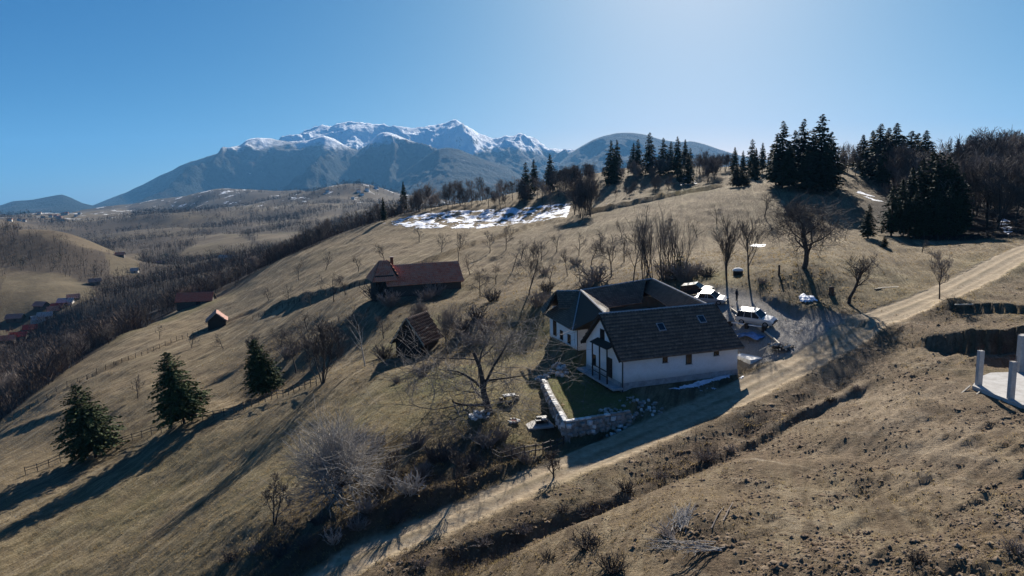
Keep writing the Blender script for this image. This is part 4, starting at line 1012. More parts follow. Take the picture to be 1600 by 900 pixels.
# evergreen bush by the poplar thicket
x, y, z = ground(1062, 436, (95, 130)); ev = spruce_mesh(301, 4.6, 2.4, 16, 12, 10, 0.0, 1.2)
o = empty('evergreen_bush', (x, y, z), 0, 'dark green evergreen bush at the foot of the poplar thicket', 'bush'); mesh_np('trunk', *ev[1], M_BARK, o); mesh_np('foliage', *ev[0], M_NEEDLE, o)

# --- background spruces and bare trees as copies of a few grown ones
SPR = [spruce_mesh(400+i, 20, (4.6, 5.2, 4.0, 5.8)[i], 40, 11, 11, (0.10, 0.06, 0.16, 0.12)[i], 1.25) for i in range(4)]
def data_of(name, sm, mat):
    o = mesh_np(name, *sm, mat); me = o.data; bpy.data.objects.remove(o); return me
SPRD = [(data_of('crown', s[0], M_NEEDLE), data_of('trunk', s[1], M_BARK)) for s in SPR]
def put(name, data, loc, sc, rz, label, group, cat='tree', names=('crown', 'trunk')):
    o = empty(name, loc, rz, label, cat, group); o.scale = sc
    for nm, me in zip(names, data):
        if me: link(bpy.data.objects.new(nm, me), o)
    return o
rb = random.Random(5)
def bspruce(px, py, top, label, group, dr=None, wide=1.0, d=None):
    if d is None: x, y, z = ground(px, py, dr)
    else:
        q = W(np.array(float(px)), np.array(300.0), np.array(float(d))); x, y = float(q[0]), float(q[1]); z = H1(x, y); py = float(project(np.array([x, y, z]))[1])
    h = max(2.0, hgt_of(px, py, top, y)); s = h/20
    return put('spruce_tree', SPRD[rb.randrange(4)], (x, y, z-0.2), (s*wide*rb.uniform(.9, 1.15), s*wide*rb.uniform(.9, 1.15), s), rb.uniform(0, 6.28), label, group)
for p in ((632,334,284),(600,346,308)): bspruce(*p, 'narrow dark spruce in the tree line left of the snow field', 'spruces left of the snow field', (250, 330), 0.8)
for p in ((955,262,221),(964,262,220),(990,262,225),(997,262,219),(1015,262,209),(1036,262,217),(1048,264,222),(1058,265,215),(1070,266,219),(1078,268,232),(835,292,250),(860,290,242),(822,296,255)):
    bspruce(p[0], p[1], p[2], 'dark spruce on the skyline of the middle ridge', 'spruces on the middle ridge', None, 0.95, d=318+rb.uniform(-8, 12))
for p in ((1075,285,240),(1062,288,250)): bspruce(p[0], p[1], p[2], 'dark spruce below the skyline of the middle ridge', 'spruces below the middle ridge', None, 1.0, d=285)
for px, top, d in ((1147,231,285),(1160,236,290),(1174,219,280),(1190,224,288),(1205,226,280),(1180,232,262)): bspruce(px, 0, top, 'spruce between the middle ridge and the tall spruce group', 'spruces left of the tall group', None, 1.0, d=d)
for px, top, d, w in ((1221,192,222,1.0),(1240,206,230,1.0),(1253,189,226,0.95),(1268,204,218,1.0),(1281,182,220,1.0),(1296,208,226,1.0),(1212,214,228,.9),(1232,222,214,1.),(1262,226,212,1.),(1290,230,212,1.)):
    bspruce(px, 0, top, 'tall spruce in the big dark group above the old tree', 'tall spruce group above the yard', None, w*1.2, d=d)
for px, top, d in ((1315,228,270),(1330,232,280),(1345,212,262),(1360,206,250),(1372,196,240),(1384,202,248),(1396,195,238),(1408,214,244),(1420,207,236),(1430,210,246),(1442,206,240),(1452,226,250),(1478,226,280),(1492,218,290),(1510,212,300),(1524,224,290),(1540,228,300),(1556,208,330),(1566,208,340),(1578,206,335),(1590,208,330),(1600,206,340),(1612,205,340),(1350,238,250),(1378,232,230)):
    bspruce(px, 0, top, 'spruce along the forest skyline', 'spruces on the forest skyline', None, 1.45, d=d)
for px, top, d in ((1396,290,152),(1410,280,156),(1425,262,158),(1440,250,162),(1455,238,165),(1468,240,160),(1480,246,158),(1492,256,156),(1504,270,154),(1432,300,150),(1460,270,152),(1485,290,150),(1415,310,150),(1500,300,150),(1470,300,148),(1448,310,148)):
    bspruce(px, 0, top, 'near-black spruce at the dense front edge of the forest', 'spruces at the forest front edge', None, 1.05, d=d)
bspruce(1356, 372, 318, 'young spruce standing alone on the meadow before the forest', None, (120, 160), 1.35); bspruce(1382, 386, 366, 'knee-high young spruce just in front of the forest edge', None, (110, 150), 1.6)
for px, top, d in ((1150,258,242),(1158,262,240),(1166,268,238)): bspruce(px, 0, top, 'dark low spruce at the end of the terrace track', 'low spruces at the track end', None, 1.5, d=d)

BTS = [grow(500+i, 12, spread=(0.34, 0.42, 0.30, 0.38)[i], trunk_r=0.15, trunk_frac=0.25, nlimb=9, levels=3, kids=6, up=0.18, wob=0.14, stems=(1, 2, 1, 3)[i]) for i in range(4)]
BTM = [tree_meshes(s, 1, 0.032) for s in BTS]
def btd(mat): return [(data_of('crown', m[1], mat), data_of('trunk', m[0], M_BARK)) for m in BTM]
BTD = {'b': btd(M_TWIG), 't': btd(M_TWIGPALE), 'g': btd(M_TWIGGREY)}
def btree(px, top, d, label, group, kind='b', hh=None):
    q = W(np.array(float(px)), np.array(300.0), np.array(float(d))); x, y = float(q[0]), float(q[1]); z = H1(x, y)
    py = float(project(np.array([x, y, z]))[1]); h = hh or max(3.0, hgt_of(px, py, top, y)); s = h/12
    return put('bare_tree', BTD[kind][rb.randrange(4)], (x, y, z-0.2), (s*rb.uniform(.9, 1.2), s*rb.uniform(.9, 1.2), s), rb.uniform(0, 6.28), label, group)
for i in range(46):
    px = 648 + i*5.6 + rb.uniform(-4, 4); d = 300+rb.uniform(-4, 26)
    btree(px, 0, d, 'bare tree in the hedgerow above the snow field', 'hedgerow above the snow field', rb.choice('bbt'), rb.uniform(7, 13.5))
for i in range(34): btree(880+rb.uniform(0, 270), 0, 305+rb.uniform(-8, 30), 'slim bare tree in the line along the middle ridge', 'bare tree line on the middle ridge', rb.choice('bt'), rb.uniform(6, 12))
for i in range(16): btree(868+rb.uniform(0, 60), 0, 312+rb.uniform(-6, 25), 'bare tree at the left shoulder of the middle ridge', 'trees on the ridge shoulder', 'b', rb.uniform(7, 12))
for i in range(14): btree(1085+rb.uniform(0, 70), 0, 300+rb.uniform(-20, 30), 'thin bare tree between the ridge spruces', 'bare trees between the ridge spruces', rb.choice('bt'), rb.uniform(6, 11))
for i in range(9): btree(905+rb.uniform(-14, 18), 0, 232+rb.uniform(-8, 12), 'dense dark bare tree in the clump at the right end of the snow', 'clump at the end of the snow', 'b', rb.uniform(10, 16))
for i in range(12): btree(940+rb.uniform(0, 110), 0, 268+rb.uniform(-6, 16), 'low bare tree along the terrace track', 'trees along the terrace track', 'b', rb.uniform(3.5, 6.5))
for i in range(16): btree(1300+rb.uniform(-90, 60), 0, 236+rb.uniform(-12, 40), 'bare tree among the tall spruces', 'bare trees among the tall spruces', rb.choice('bt'), rb.uniform(6, 13))
for i in range(105):
    d = rb.uniform(150, 260); px = rb.uniform(1496, 1680) if rb.random() < .75 else rb.uniform(1385, 1500)
    btree(px, 0, d, 'grey-brown bare tree in the deciduous side of the forest', 'bare trees of the forest', rb.choice('bbt'), rb.uniform(12, 19))
for i in range(40):
    px = rb.uniform(-60, 640); e = float(np.interp(px, [-400, 0, 60, 100, 200, 300, 430, 520, 600, 660], [120, 152, 166, 178, 214, 262, 274, 285, 294, 306]))
    btree(px, 0, e+rb.uniform(2, 16), 'bare tree at the wooded lower edge of the meadow', 'trees along the lower meadow edge', rb.choice('bbt'), rb.uniform(5, 10))

# --- woods of the valley, seen as one mass: bare crowns by the thousand
def wood_mass(name, X, Y, keep, n, seed, mat, h0=6, h1=11, blades=16):
    rng = np.random.default_rng(seed); P = np.stack([X.ravel(), Y.ravel()], 1); p = keep.ravel(); p = p/p.sum()
    idx = rng.choice(len(P), n, p=p); q = P[idx]; q = q + rng.normal(0, 1, q.shape)*(q[:, 1:2]*0.004)
    z = height(q[:, 0], q[:, 1]); h = (h0+(h1-h0)*rng.random(n)**1.3)*(1+np.clip((q[:, 1]-900)/2500, 0, 0.6)); r = h*rng.uniform(0.26, 0.40, n)
    m = n*blades; rep = np.repeat
    az = rng.uniform(0, 6.28, m); rr = np.sqrt(rng.random(m)); H_ = rep(h, blades); R_ = rep(r, blades)
    zz = rng.uniform(0.25, 1.0, m); prof = np.sin(np.clip(zz, .12, 1)*2.6)**0.7
    C = np.stack([rep(q[:, 0], blades)+np.cos(az)*rr*R_*prof, rep(q[:, 1], blades)+np.sin(az)*rr*R_*prof, rep(z, blades)+zz*H_*0.9], 1)
    d = np.stack([np.cos(az)*0.55, np.sin(az)*0.55, rng.uniform(0.5, 1.2, m)], 1); d /= np.linalg.norm(d, axis=1, keepdims=True)
    L = H_*rng.uniform(0.10, 0.26, m); a2 = rng.uniform(0, 6.28, m); s = np.stack([np.cos(a2), np.sin(a2), rng.normal(0, .3, m)], 1)*(L*rng.uniform(0.035, 0.08, m)*rep(1+np.clip((q[:, 1]-600)/700, 0, 3.0), blades))[:, None]
    base = C - d*L[:, None]*0.5
    V = np.stack([base-s, base+s, C+d*L[:, None]*0.6], 1).reshape(-1, 3)
    # stems
    st = np.stack([np.c_[q[:, 0]-h*0.018, q[:, 1], z-0.5], np.c_[q[:, 0]+h*0.018, q[:, 1], z-0.5], np.c_[q, z+h*0.8]], 1).reshape(-1, 3)
    V = np.concatenate([V, st]); o = mesh_np(name, V, np.arange(len(V)).reshape(-1, 3), mat); tag(o, kind='stuff'); return o
M_WOOD = NT('winter_wood', 1.0, 0.05); _n = M_WOOD.noise(M_WOOD.pos(), 0.09, 4, 0.75)
M_WOOD.col(M_WOOD.ramp(_n, [(0.3, (0.045, 0.033, 0.028)), (0.5, (0.090, 0.067, 0.054)), (0.68, (0.19, 0.142, 0.108))])); M_WOOD = M_WOOD.m
M_WOODD = simple('dark_winter_wood', (0.050, 0.040, 0.036), 1.0, 0.35, 0.03, obj=False)
M_WOODG = simple('winter_conifer_mass', (0.018, 0.028, 0.016), 1.0, 0.4, 0.05, obj=False)
cv = (woodL*(YN < 420)*(XN/YN > -1.0)*np.clip(0.55+2.6*fbm(XN/16, YN/16, 36, 3), 0.03, 1))[::2, ::2]
w_o = wood_mass('flank_wood', XN[::2, ::2], YN[::2, ::2], np.maximum(cv, 0), 6600, 31, M_WOOD, 2.4, 9.0, 34); w_o['label'] = 'bare brown wood covering the flank below the meadow edge'
kv = FW*((XF/YF) < 0.02)*(XF/YF > -1.0)*(YF < 3600)*np.clip(0.6+1.5*fbm(XF/120, YF/120, 33, 3)+0.4, 0.15, 1)*(1+3.5*(YF < 950))
w_o = wood_mass('valley_wood', XF, YF, kv, 11500, 32, M_WOOD, 5, 12, 17); w_o['label'] = 'bare brown woods on the near valley hills'
kf = FW*((XF/YF) < 0.02)*(XF/YF > -1.0)*(YF > 900)*(YF < 3500)*sstep(-0.02, 0.12, fbm(XF/95, YF/95, 37, 4))
w_o = wood_mass('far_valley_wood', XF, YF, kf, 9000, 38, M_WOODD, 7, 13, 10); w_o['label'] = 'dark woods and hedges on the far valley hills'
kc = kv*sstep(0.12, 0.25, fbm(XF/60, YF/60, 35, 2))*(YF > 480)
w_o = wood_mass('valley_conifers', XF, YF, kc, 420, 34, M_WOODG, 9, 14, 40); w_o['label'] = 'scattered dark conifers among the valley woods'

# --- dry grass tufts and weeds near the camera
def grass(n, seed):
    rng = np.random.default_rng(seed)
    px = rng.uniform(-0.95, 0.95, n); y = np.exp(rng.uniform(math.log(22), math.log(150), n)); x = px*y
    fx = (px-us[0])/(us[1]-us[0]); fy = np.interp(y, ysn, np.arange(NVn)); i = np.clip(fy.astype(int), 0, NVn-2); j = np.clip(fx.astype(int), 0, NU-2)
    bad = road[i, j]*0.97 + gravel[i, j]*0.92 + 0.9*poly_mask(x, y, HOUSE_PAD, 0.3) + 0.9*poly_mask(x, y, SLAB_PAD, 0.3)
    k = rng.random(n) > bad; k &= (0.5*fbm(x/1.7, y/1.7, 91, 3) + rng.uniform(-.5, .5, n) + 0.3*scrub[i, j] > 0.05 + 0.55*earth[i, j])
    x, y, i, j = x[k], y[k], i[k], j[k]; ti = (fy[k]-i); tj = fx[k]-j
    z = ZN[i, j]*(1-ti)*(1-tj)+ZN[i+1, j]*ti*(1-tj)+ZN[i, j+1]*(1-ti)*tj+ZN[i+1, j+1]*ti*tj
    m = len(x); b = 5; rep = lambda a: np.repeat(a, b); L = rng.uniform(0.07, 0.22, m*b)*(1+0.7*rep(scrub[i, j]))*(0.7+0.006*rep(y)); a0 = rng.normal(3.9, 0.9, m*b)
    c = np.stack([rep(x)+rng.normal(0, .09, m*b), rep(y)+rng.normal(0, .09, m*b), rep(z)-0.02], 1)
    el = rng.uniform(0.25, 1.2, m*b); d = np.stack([np.cos(a0)*np.cos(el), np.sin(a0)*np.cos(el), np.sin(el)], 1)
    s = np.stack([-np.sin(a0), np.cos(a0), 0*a0], 1)*(L*0.16)[:, None]
    V = np.stack([c-s, c+s, c+d*L[:, None]], 1).reshape(-1, 3)
    t = NT('dry_grass_blades', 1.0, 0.05); n1 = t.noise(t.pos(), 0.4, 4, 0.7); n2 = t.noise(t.pos(), 9.0, 2, 0.5)
    c1 = t.ramp(n2, [(0.3, (0.16, 0.11, 0.055)), (0.55, (0.29, 0.215, 0.115)), (0.75, (0.42, 0.33, 0.19))])
    t.col(t.mix(t.maprange(n1, 0.45, 0.65, 0, 0.6), c1, (0.15, 0.12, 0.045)))
    tr = t.n('BsdfTranslucent'); mx = t.n('MixShader'); mx.inputs[0].default_value = 0.5; out = t.t.nodes['Material Output']
    t.lk(t.b.inputs['Base Color'].links[0].from_socket, tr.inputs[0]); t.lk(t.b.outputs[0], mx.inputs[1]); t.lk(tr.outputs[0], mx.inputs[2]); t.lk(mx.outputs[0], out.inputs[0])
    o = mesh_np('dry_grass', V, np.arange(len(V)).reshape(-1, 3), t.m); tag(o, 'short dry winter grass over the slopes', kind='stuff')
grass(100000, 5)

# --- low undergrowth in the hollow below the road and on the verges, soil clods on the dug ground
ku = (scrub*(YN < 82)*(YN > 24)*(road < .1)*(gravel < .1))[::2, ::2]
u_o = wood_mass('undergrowth', XN[::2, ::2], YN[::2, ::2], ku, 5200, 51, M_TWIG, 0.25, 0.95, 16); u_o['label'] = 'low dead undergrowth along the road banks'
def clods(n, seed):
    rng = np.random.default_rng(seed); w = (earth*(1-0.9*pale)*(YN < 90)*(YN > 22)*(road < .1)*(gravel < .2)*np.clip(0.4+2*fbm(XN/2.5, YN/2.5, 95, 3), 0, 1))[::2, ::2].ravel(); idx = rng.choice(len(w), n, p=w/w.sum())
    P = np.stack([XN[::2, ::2].ravel(), YN[::2, ::2].ravel(), ZN[::2, ::2].ravel()], 1)[idx]; P[:, :2] += rng.normal(0, .12, (n, 2)); s = rng.uniform(0.03, 0.10, n)*(1+rng.random(n)**7*1.6)
    T = np.array([(1, 0, 0), (0, 1, 0), (-1, 0, 0), (0, -1, 0), (0, 0, 1.0), (0, 0, -0.6)]); V = P[:, None]+T[None]*s[:, None, None]*rng.uniform(.5, 1.3, (n, 6, 1))*np.array((1.3, .9, .7))
    Fc = np.array([(0, 1, 4), (1, 2, 4), (2, 3, 4), (3, 0, 4)]); Fc = (np.arange(n)*6)[:, None, None]+Fc[None]
    t = NT('soil_clods', 1.0, 0.05); c = t.ramp(t.noise(t.pos(), 2.0, 3, .6), [(.35, (.10, .066, .042)), (.65, (.30, .225, .15))]); t.col(c)
    o = mesh_np('soil_clods', V.reshape(-1, 3), Fc.reshape(-1, 3), t.m); tag(o, 'loose soil clods over the dug ground', kind='stuff')
clods(26000, 8)

# --- snow
M_SNOW = NT('old_snow', 0.7, 0.3); _n = M_SNOW.noise(M_SNOW.pos(), 1.2, 5, 0.7)
M_SNOW.col(M_SNOW.ramp(_n, [(0.3, (0.40, 0.40, 0.42)), (0.5, (0.66, 0.68, 0.73)), (0.7, (0.82, 0.84, 0.88))])); M_SNOW.bump(_n, 0.4, 0.1); M_SNOW = M_SNOW.m
def snow(label, P, drange, cell_, thr, seed, nscale, th=0.06):
    """patchy snow sheet over the ground inside a world-space outline"""
    pts = np.array([ground(a, b, drange)[:2] for a, b in P]); lo, hi = pts.min(0), pts.max(0)
    gx = np.arange(lo[0], hi[0]+cell_, cell_); gy = np.arange(lo[1], hi[1]+cell_, cell_); X, Y = np.meshgrid(gx, gy)
    k = poly_mask(X, Y, pts, cell_*2.5)*1.0 + 0.75*fbm(X/nscale, Y/nscale*0.6, seed, 5, 0.72)
    Z = height(X, Y) + np.clip((k-thr)*0.5, -0.05, th) + 0.02
    idx = np.arange(X.size).reshape(X.shape); q = np.stack([idx[:-1, :-1], idx[:-1, 1:], idx[1:, 1:], idx[1:, :-1]], -1).reshape(-1, 4)
    q = q[(k.ravel()[q] > thr).all(1)]
    if not len(q): return
    used, inv = np.unique(q.ravel(), return_inverse=True)
    o = mesh_np('snow_patch', np.stack([X, Y, Z], -1).reshape(-1, 3)[used], inv.reshape(-1, 4), M_SNOW, None, True); tag(o, label, kind='stuff')
snow('broken old snow lying across the meadow below the hedgerow', [(598,350),(640,338),(700,331),(760,327),(830,322),(893,318),(888,340),(800,351),(700,357),(640,358)], (215, 330), 0.36, 0.88, 3, 2.6, 0.2)
snow('narrow strip of snow along the foot of the white wall', [(1040,609),(1085,600),(1120,590),(1146,584),(1140,591),(1100,602),(1060,611)], (55, 80), 0.10, 0.42, 5, 1.2, 0.08)
snow('small white heap of snow above the gravel yard', [(1246,466),(1256,460),(1272,466),(1278,472),(1262,474),(1250,473)], (75, 110), 0.12, 0.4, 6, 1.0, 0.3)
snow('thin snow remnant on the meadow above the well', [(1168,384),(1180,381),(1198,382),(1196,386),(1176,386)], (110, 220), 0.15, 0.8, 7, 1.5)
snow('snow remnants below the tall spruces', [(1330,300),(1345,298),(1385,312),(1378,318),(1350,308)], (150, 280), 0.3, 1.0, 8, 2.5)
snow('small snow remnants by the track crossing', [(1035,285),(1060,277),(1095,280),(1090,288),(1050,291)], (200, 330), 0.4, 1.08, 9, 2.5)
snow('snow at the foot of the forest edge', [(1555,352),(1568,340),(1582,345),(1584,366),(1570,368)], (120, 200), 0.2, 0.95, 10, 2.0)

# ------------------------------------------------------------------ stone retaining wall round the lawn
rw = random.Random(9)
def stone_mesh(seed):
    r = random.Random(seed); V = []
    for x, y, z in ((-1,-1,-1),(1,-1,-1),(1,1,-1),(-1,1,-1),(-1,-1,1),(1,-1,1),(1,1,1),(-1,1,1),(0,-1.25,0),(0,1.25,0),(-1.25,0,0),(1.25,0,0),(0,0,1.15)):
        V.append((x*0.5*r.uniform(.75, 1.05), y*0.5*r.uniform(.75, 1.05), z*0.5*r.uniform(.75, 1.05)))
    Fc = [(0,3,2,1),(4,5,12),(5,6,12),(6,7,12),(7,4,12),(0,1,8),(1,5,8),(5,4,8),(4,0,8),(2,3,9),(3,7,9),(7,6,9),(6,2,9),(3,0,10),(0,4,10),(4,7,10),(7,3,10),(1,2,11),(2,6,11),(6,5,11),(5,1,11)]
    return V, Fc
STN = []
for i in range(5):
    for m in (M_STONE, M_WHITESTONE):
        V, Fc = stone_mesh(i); o = mesh_np('stone', V, Fc, m); STN.append(o.data); bpy.data.objects.remove(o)
def stone(parent, p, s, white=False, name='stone'):
    o = bpy.data.objects.new(name, STN[2*rw.randrange(5)+(1 if white else 0)]); link(o, parent)
    o.location = p; o.scale = s if hasattr(s, '__len__') else (s*rw.uniform(.8, 1.3), s*rw.uniform(.8, 1.2), s*rw.uniform(.6, 1.0)); o.rotation_euler = (rw.uniform(-.2, .2), rw.uniform(-.2, .2), rw.uniform(0, 6.28)); return o
wallo = empty('retaining_wall', (4.6, 59.4, -1.5), 0, 'low rubble stone retaining wall with white cap stones round the lawn terrace', 'wall')
wb = Vector((4.6, 59.4, -1.5))
WL = [(3.2, 73.0), (3.5, 68.5), (4.5, 59.3), (7.5, 60.4), (10.8, 61.7)]
for a, b in zip(WL, WL[1:]):
    L = math.hypot(b[0]-a[0], b[1]-a[1]); n = int(L/0.62); an = math.atan2(b[1]-a[1], b[0]-a[0])
    mb = MB(); wall_quad(mb, a, b, -2.3, 0.02, 0.42); mb.v = [tuple(Vector(p)-wb) for p in mb.v]; mb.build('core', M_STONE, wallo)
    for i in range(n):
        t = (i+0.5)/n; x, y = a[0]+(b[0]-a[0])*t, a[1]+(b[1]-a[1])*t
        c = stone(wallo, Vector((x, y, 0.10))-wb, (0.60, 0.40, 0.16), rw.random() < .7, 'cap_stone'); c.rotation_euler = (0, 0, an+rw.uniform(-.12, .12))
        for k in range(3): stone(wallo, Vector((x+math.sin(an)*0.06+rw.uniform(-.2, .2)*math.cos(an), y-math.cos(an)*0.06+rw.uniform(-.2, .2)*math.sin(an), -0.35-0.42*k))-wb, 0.46, rw.random() < .15)
# loose stones: heaps of them
def heap(name, label, px, py, n, r, h, sz, white=0.4, dr=(40, 130)):
    x, y, z = ground(px, py, dr); o = empty(name, (x, y, z), 0, label, 'stone heap')
    for i in range(n):
        k = math.sqrt(rw.random()); an = rw.uniform(0, 6.28); dx, dy = math.cos(an)*k*r, math.sin(an)*k*r
        stone(o, (dx, dy, H1(x+dx, y+dy)-z+h*(1-k)*rw.random()+sz*0.2), sz*rw.uniform(.6, 1.3), rw.random() < white)
    return o
heap('stone_heap', 'heap of pale field stones at the upper corner of the lawn terrace', 862, 582, 70, 1.9, 0.7, 0.36, 0.5)
heap('stone_heap', 'pale stones piled at the foot of the walnut tree', 750, 651, 22, 0.9, 0.35, 0.34, 0.6)
heap('stone_heap', 'shaded rubble heap in front of the farmhouse corner', 1000, 640, 46, 2.2, 0.35, 0.27, 0.2, (50, 75))
heap('stone_heap', 'shaded rubble heap beside the front retaining wall', 955, 662, 30, 1.5, 0.3, 0.26, 0.2, (50, 75))

# ------------------------------------------------------------------ patio with grill, table, stools
x, y, z = ground(840, 662, (55, 75))
pt = empty('patio', (x, y, z), math.radians(12), 'small pale concrete patio beside the retaining wall', 'patio')
MB().box((0, 0, 0.06), (2.5, 3.0, 0.16)).build('slab', M_CONC, pt)
M_PINK = simple('pink_paving', (0.34, 0.245, 0.225), 0.9, 0.3, 4.0)
k = 0
for i in range(4):
    for j in range(3):
        MB().box((0.30+i*0.29, 0.55+j*0.29, 0.165), (0.275, 0.275, 0.05)).build('paving_tile', M_PINK, pt)
gr = empty('grill', (x+0.35, y-0.45, z+0.14), math.radians(12), 'black open barbecue with a white box on the patio', 'barbecue')
MB().box((0, -0.2, 0.42), (1.25, 0.5, 0.14)).build('fire_tray', M_GUTTER, gr)
for sx in (-.55, .55):
    for sy in (-.4, 0.0): MB().bar((sx, sy, 0), (sx, sy, 0.36), 0.06).build('leg', M_GUTTER, gr)
MB().box((0.1, 0.28, 0.32), (1.0, 0.4, 0.64)).build('hearth', M_GUTTER, gr)
MB().box((0.22, -0.2, 0.58), (0.42, 0.34, 0.18)).build('lid', M_WHITESTONE, gr)
x, y, z = ground(796, 628, (55, 80))
tb = empty('garden_table', (x, y, z), 0.3, 'rough timber garden table with pale top on the grass beyond the walnut', 'table')
MB().box((0, 0, 0.74), (1.25, 0.75, 0.07)).build('table_top', M_WHITESTONE, tb)
for sx in (-.45, .45):
    for sy in (-.25, .25): MB().bar((sx, sy, 0), (sx, sy, 0.7), 0.1).build('leg', M_DARKWOOD, tb)
for i, (px, py, l) in enumerate(((783,628,'log stool left of the garden table'),(808,625,'log stool right of the garden table'),(797,634,'log stool in front of the garden table'))):
    x, y, z = ground(px, py, (55, 80)); st = empty('log_stool', (x, y, z), 0, l, 'stool', 'log stools round the garden table')
    MB().lathe((0, 0, 0), [(0.22,-.05),(0.2,0.2),(0.21,0.44)], 9).build('log', M_DARKWOOD, st); MB().lathe((0, 0, 0.44), [(0.205,0),(0.19,0.015)], 9).build('cut_face', M_PALEWOOD, st)
x, y, z = ground(802, 659, (55, 75)); o = empty('campfire_ring', (x, y, z), 0, 'reddish campfire ring of stones left of the patio', 'fire ring')
for i in range(9): stone(o, (0.5*math.cos(i*.7), 0.5*math.sin(i*.7), 0.08), 0.26, i % 3 == 0)
MB().lathe((0, 0, 0), [(0.42,0.0),(0.3,0.1),(0.05,0.16)], 9).build('embers', simple('reddish_ash', (0.14, 0.05, 0.04), 0.95), o)

# ------------------------------------------------------------------ other farm buildings
def gable_building(name, label, base, rz, L, Wd, zw, zr, roofmat, wallmat, hip=0.0, over=0.45, tile=(0.5, 0.55), drop=1.2, boards=False, halfhip=0.0, door=True):
    """long axis along local x; roof ridge along x"""
    o = empty(name, base, rz, label, 'house' if 'house' in name else 'shed')
    mb = MB()
    for a, b in (((-L/2,-Wd/2),(L/2,-Wd/2)),((L/2,-Wd/2),(L/2,Wd/2)),((L/2,Wd/2),(-L/2,Wd/2)),((-L/2,Wd/2),(-L/2,-Wd/2))): wall_quad(mb, a, b, -drop, zw-0.1, 0.2)
    mb.build('wall', wallmat, o)
    hl = L/2+over; hw = Wd/2+over; ze = zw - over*(zr-zw)/(Wd/2)
    r0, r1 = -hl+hip, hl-hip*0
    A, B = (r0, 0, zr), (r1, 0, zr)
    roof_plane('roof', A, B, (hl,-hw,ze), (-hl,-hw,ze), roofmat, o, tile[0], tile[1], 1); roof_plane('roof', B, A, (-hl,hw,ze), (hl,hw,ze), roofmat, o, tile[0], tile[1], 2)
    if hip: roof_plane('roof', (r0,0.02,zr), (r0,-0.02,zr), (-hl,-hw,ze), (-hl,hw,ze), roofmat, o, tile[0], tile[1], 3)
    for sx in ((1,) if hip else (-1, 1)):
        u = sx*(L/2-0.1); MB().add([(u-.1,-Wd/2,zw-.1),(u-.1,Wd/2,zw-.1),(u-.1,0,zr-.28),(u+.1,-Wd/2,zw-.1),(u+.1,Wd/2,zw-.1),(u+.1,0,zr-.28)], [(0,2,1),(3,4,5),(0,1,4,3),(1,2,5,4),(2,0,3,5)]).build('gable', wallmat, o)
        for sy in (-1, 1): MB().bar((sx*(hl-.03), 0, zr-.06), (sx*(hl-.03), sy*hw, ze-.06), 0.06, 0.2).build('verge_board', M_PALEWOOD if boards else M_DARKWOOD, o)
    if door:
        d = MB().box((L*0.12, -Wd/2-0.03, 0.9), (1.5, 0.08, 1.9)).build('door', M_DARKWOOD, o); MB().box((L*0.12+.5, -Wd/2-0.09, 0.9), (0.06, 0.05, 0.2)).build('handle', M_GUTTER, d)
    return o
def yaw(p, q):
    return math.atan2(q[1]-p[1], q[0]-p[0])
# long red-roofed farmhouse
a = ground(606, 458, (110, 160)); b = ground(713, 441, (120, 165)); ry = math.atan2(6.0, b[0]-a[0])
L = 15.2; cx, cy = (a[0]+b[0])/2, 137.5; cz = min(H1(cx, cy), a[2]+0.8)
rf = gable_building('old_farmhouse', 'long old farmhouse with weathered red tile roof on the middle slope', (cx+0.4, cy, cz), math.radians(20), 14.6, 6.8, 2.4, 5.6, M_REDTILE, M_OLDWOOD, 0, 0.5, (0.42, 0.50), 2.6)
# its taller hipped front part
MB().box((-8.0, 0.2, 1.4), (3.6, 6.8, 5.2)).build('front_wall', M_DARKWOOD, rf)
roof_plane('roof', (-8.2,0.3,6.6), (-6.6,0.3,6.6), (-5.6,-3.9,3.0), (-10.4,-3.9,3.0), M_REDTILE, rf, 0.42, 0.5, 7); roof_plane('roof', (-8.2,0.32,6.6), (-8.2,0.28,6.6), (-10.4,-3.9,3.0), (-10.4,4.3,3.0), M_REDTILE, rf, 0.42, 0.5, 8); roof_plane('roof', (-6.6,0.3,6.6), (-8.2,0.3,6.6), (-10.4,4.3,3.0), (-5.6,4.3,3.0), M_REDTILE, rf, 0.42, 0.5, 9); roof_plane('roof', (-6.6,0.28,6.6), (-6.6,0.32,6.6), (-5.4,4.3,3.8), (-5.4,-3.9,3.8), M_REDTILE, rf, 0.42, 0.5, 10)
ch = MB().box((-5.6, 1.6, 6.2), (0.55, 0.55, 1.7)).build('chimney', M_DARKWOOD, rf); MB().box((-5.6, 1.6, 7.1), (0.75, 0.75, 0.12)).build('chimney_cap', M_STONE, ch)
for u in (-3.0, 0.4): window(rf, (u, -3.2, 1.1), (1,0,0), (0,-1,0), 0.8, 0.9)
# dark barn with a steep red-brown roof, and lean-to
x, y, z = ground(650, 556, (85, 115))
bn = gable_building('barn_house', 'dark timber barn with steep brown roof half hidden by bushes', (x, y+2.2, z+0.2), math.radians(68), 5.0, 4.5, 2.4, 5.6, red_tile('brown_barn_tile', (0.06, 0.034, 0.026), (0.14, 0.07, 0.052), (0.09, 0.058, 0.048)), M_DARKWOOD, 0, 0.5, (0.5, 0.5), 1.8, True, 0, False)
bn.name = 'barn'; bn['category'] = 'barn'
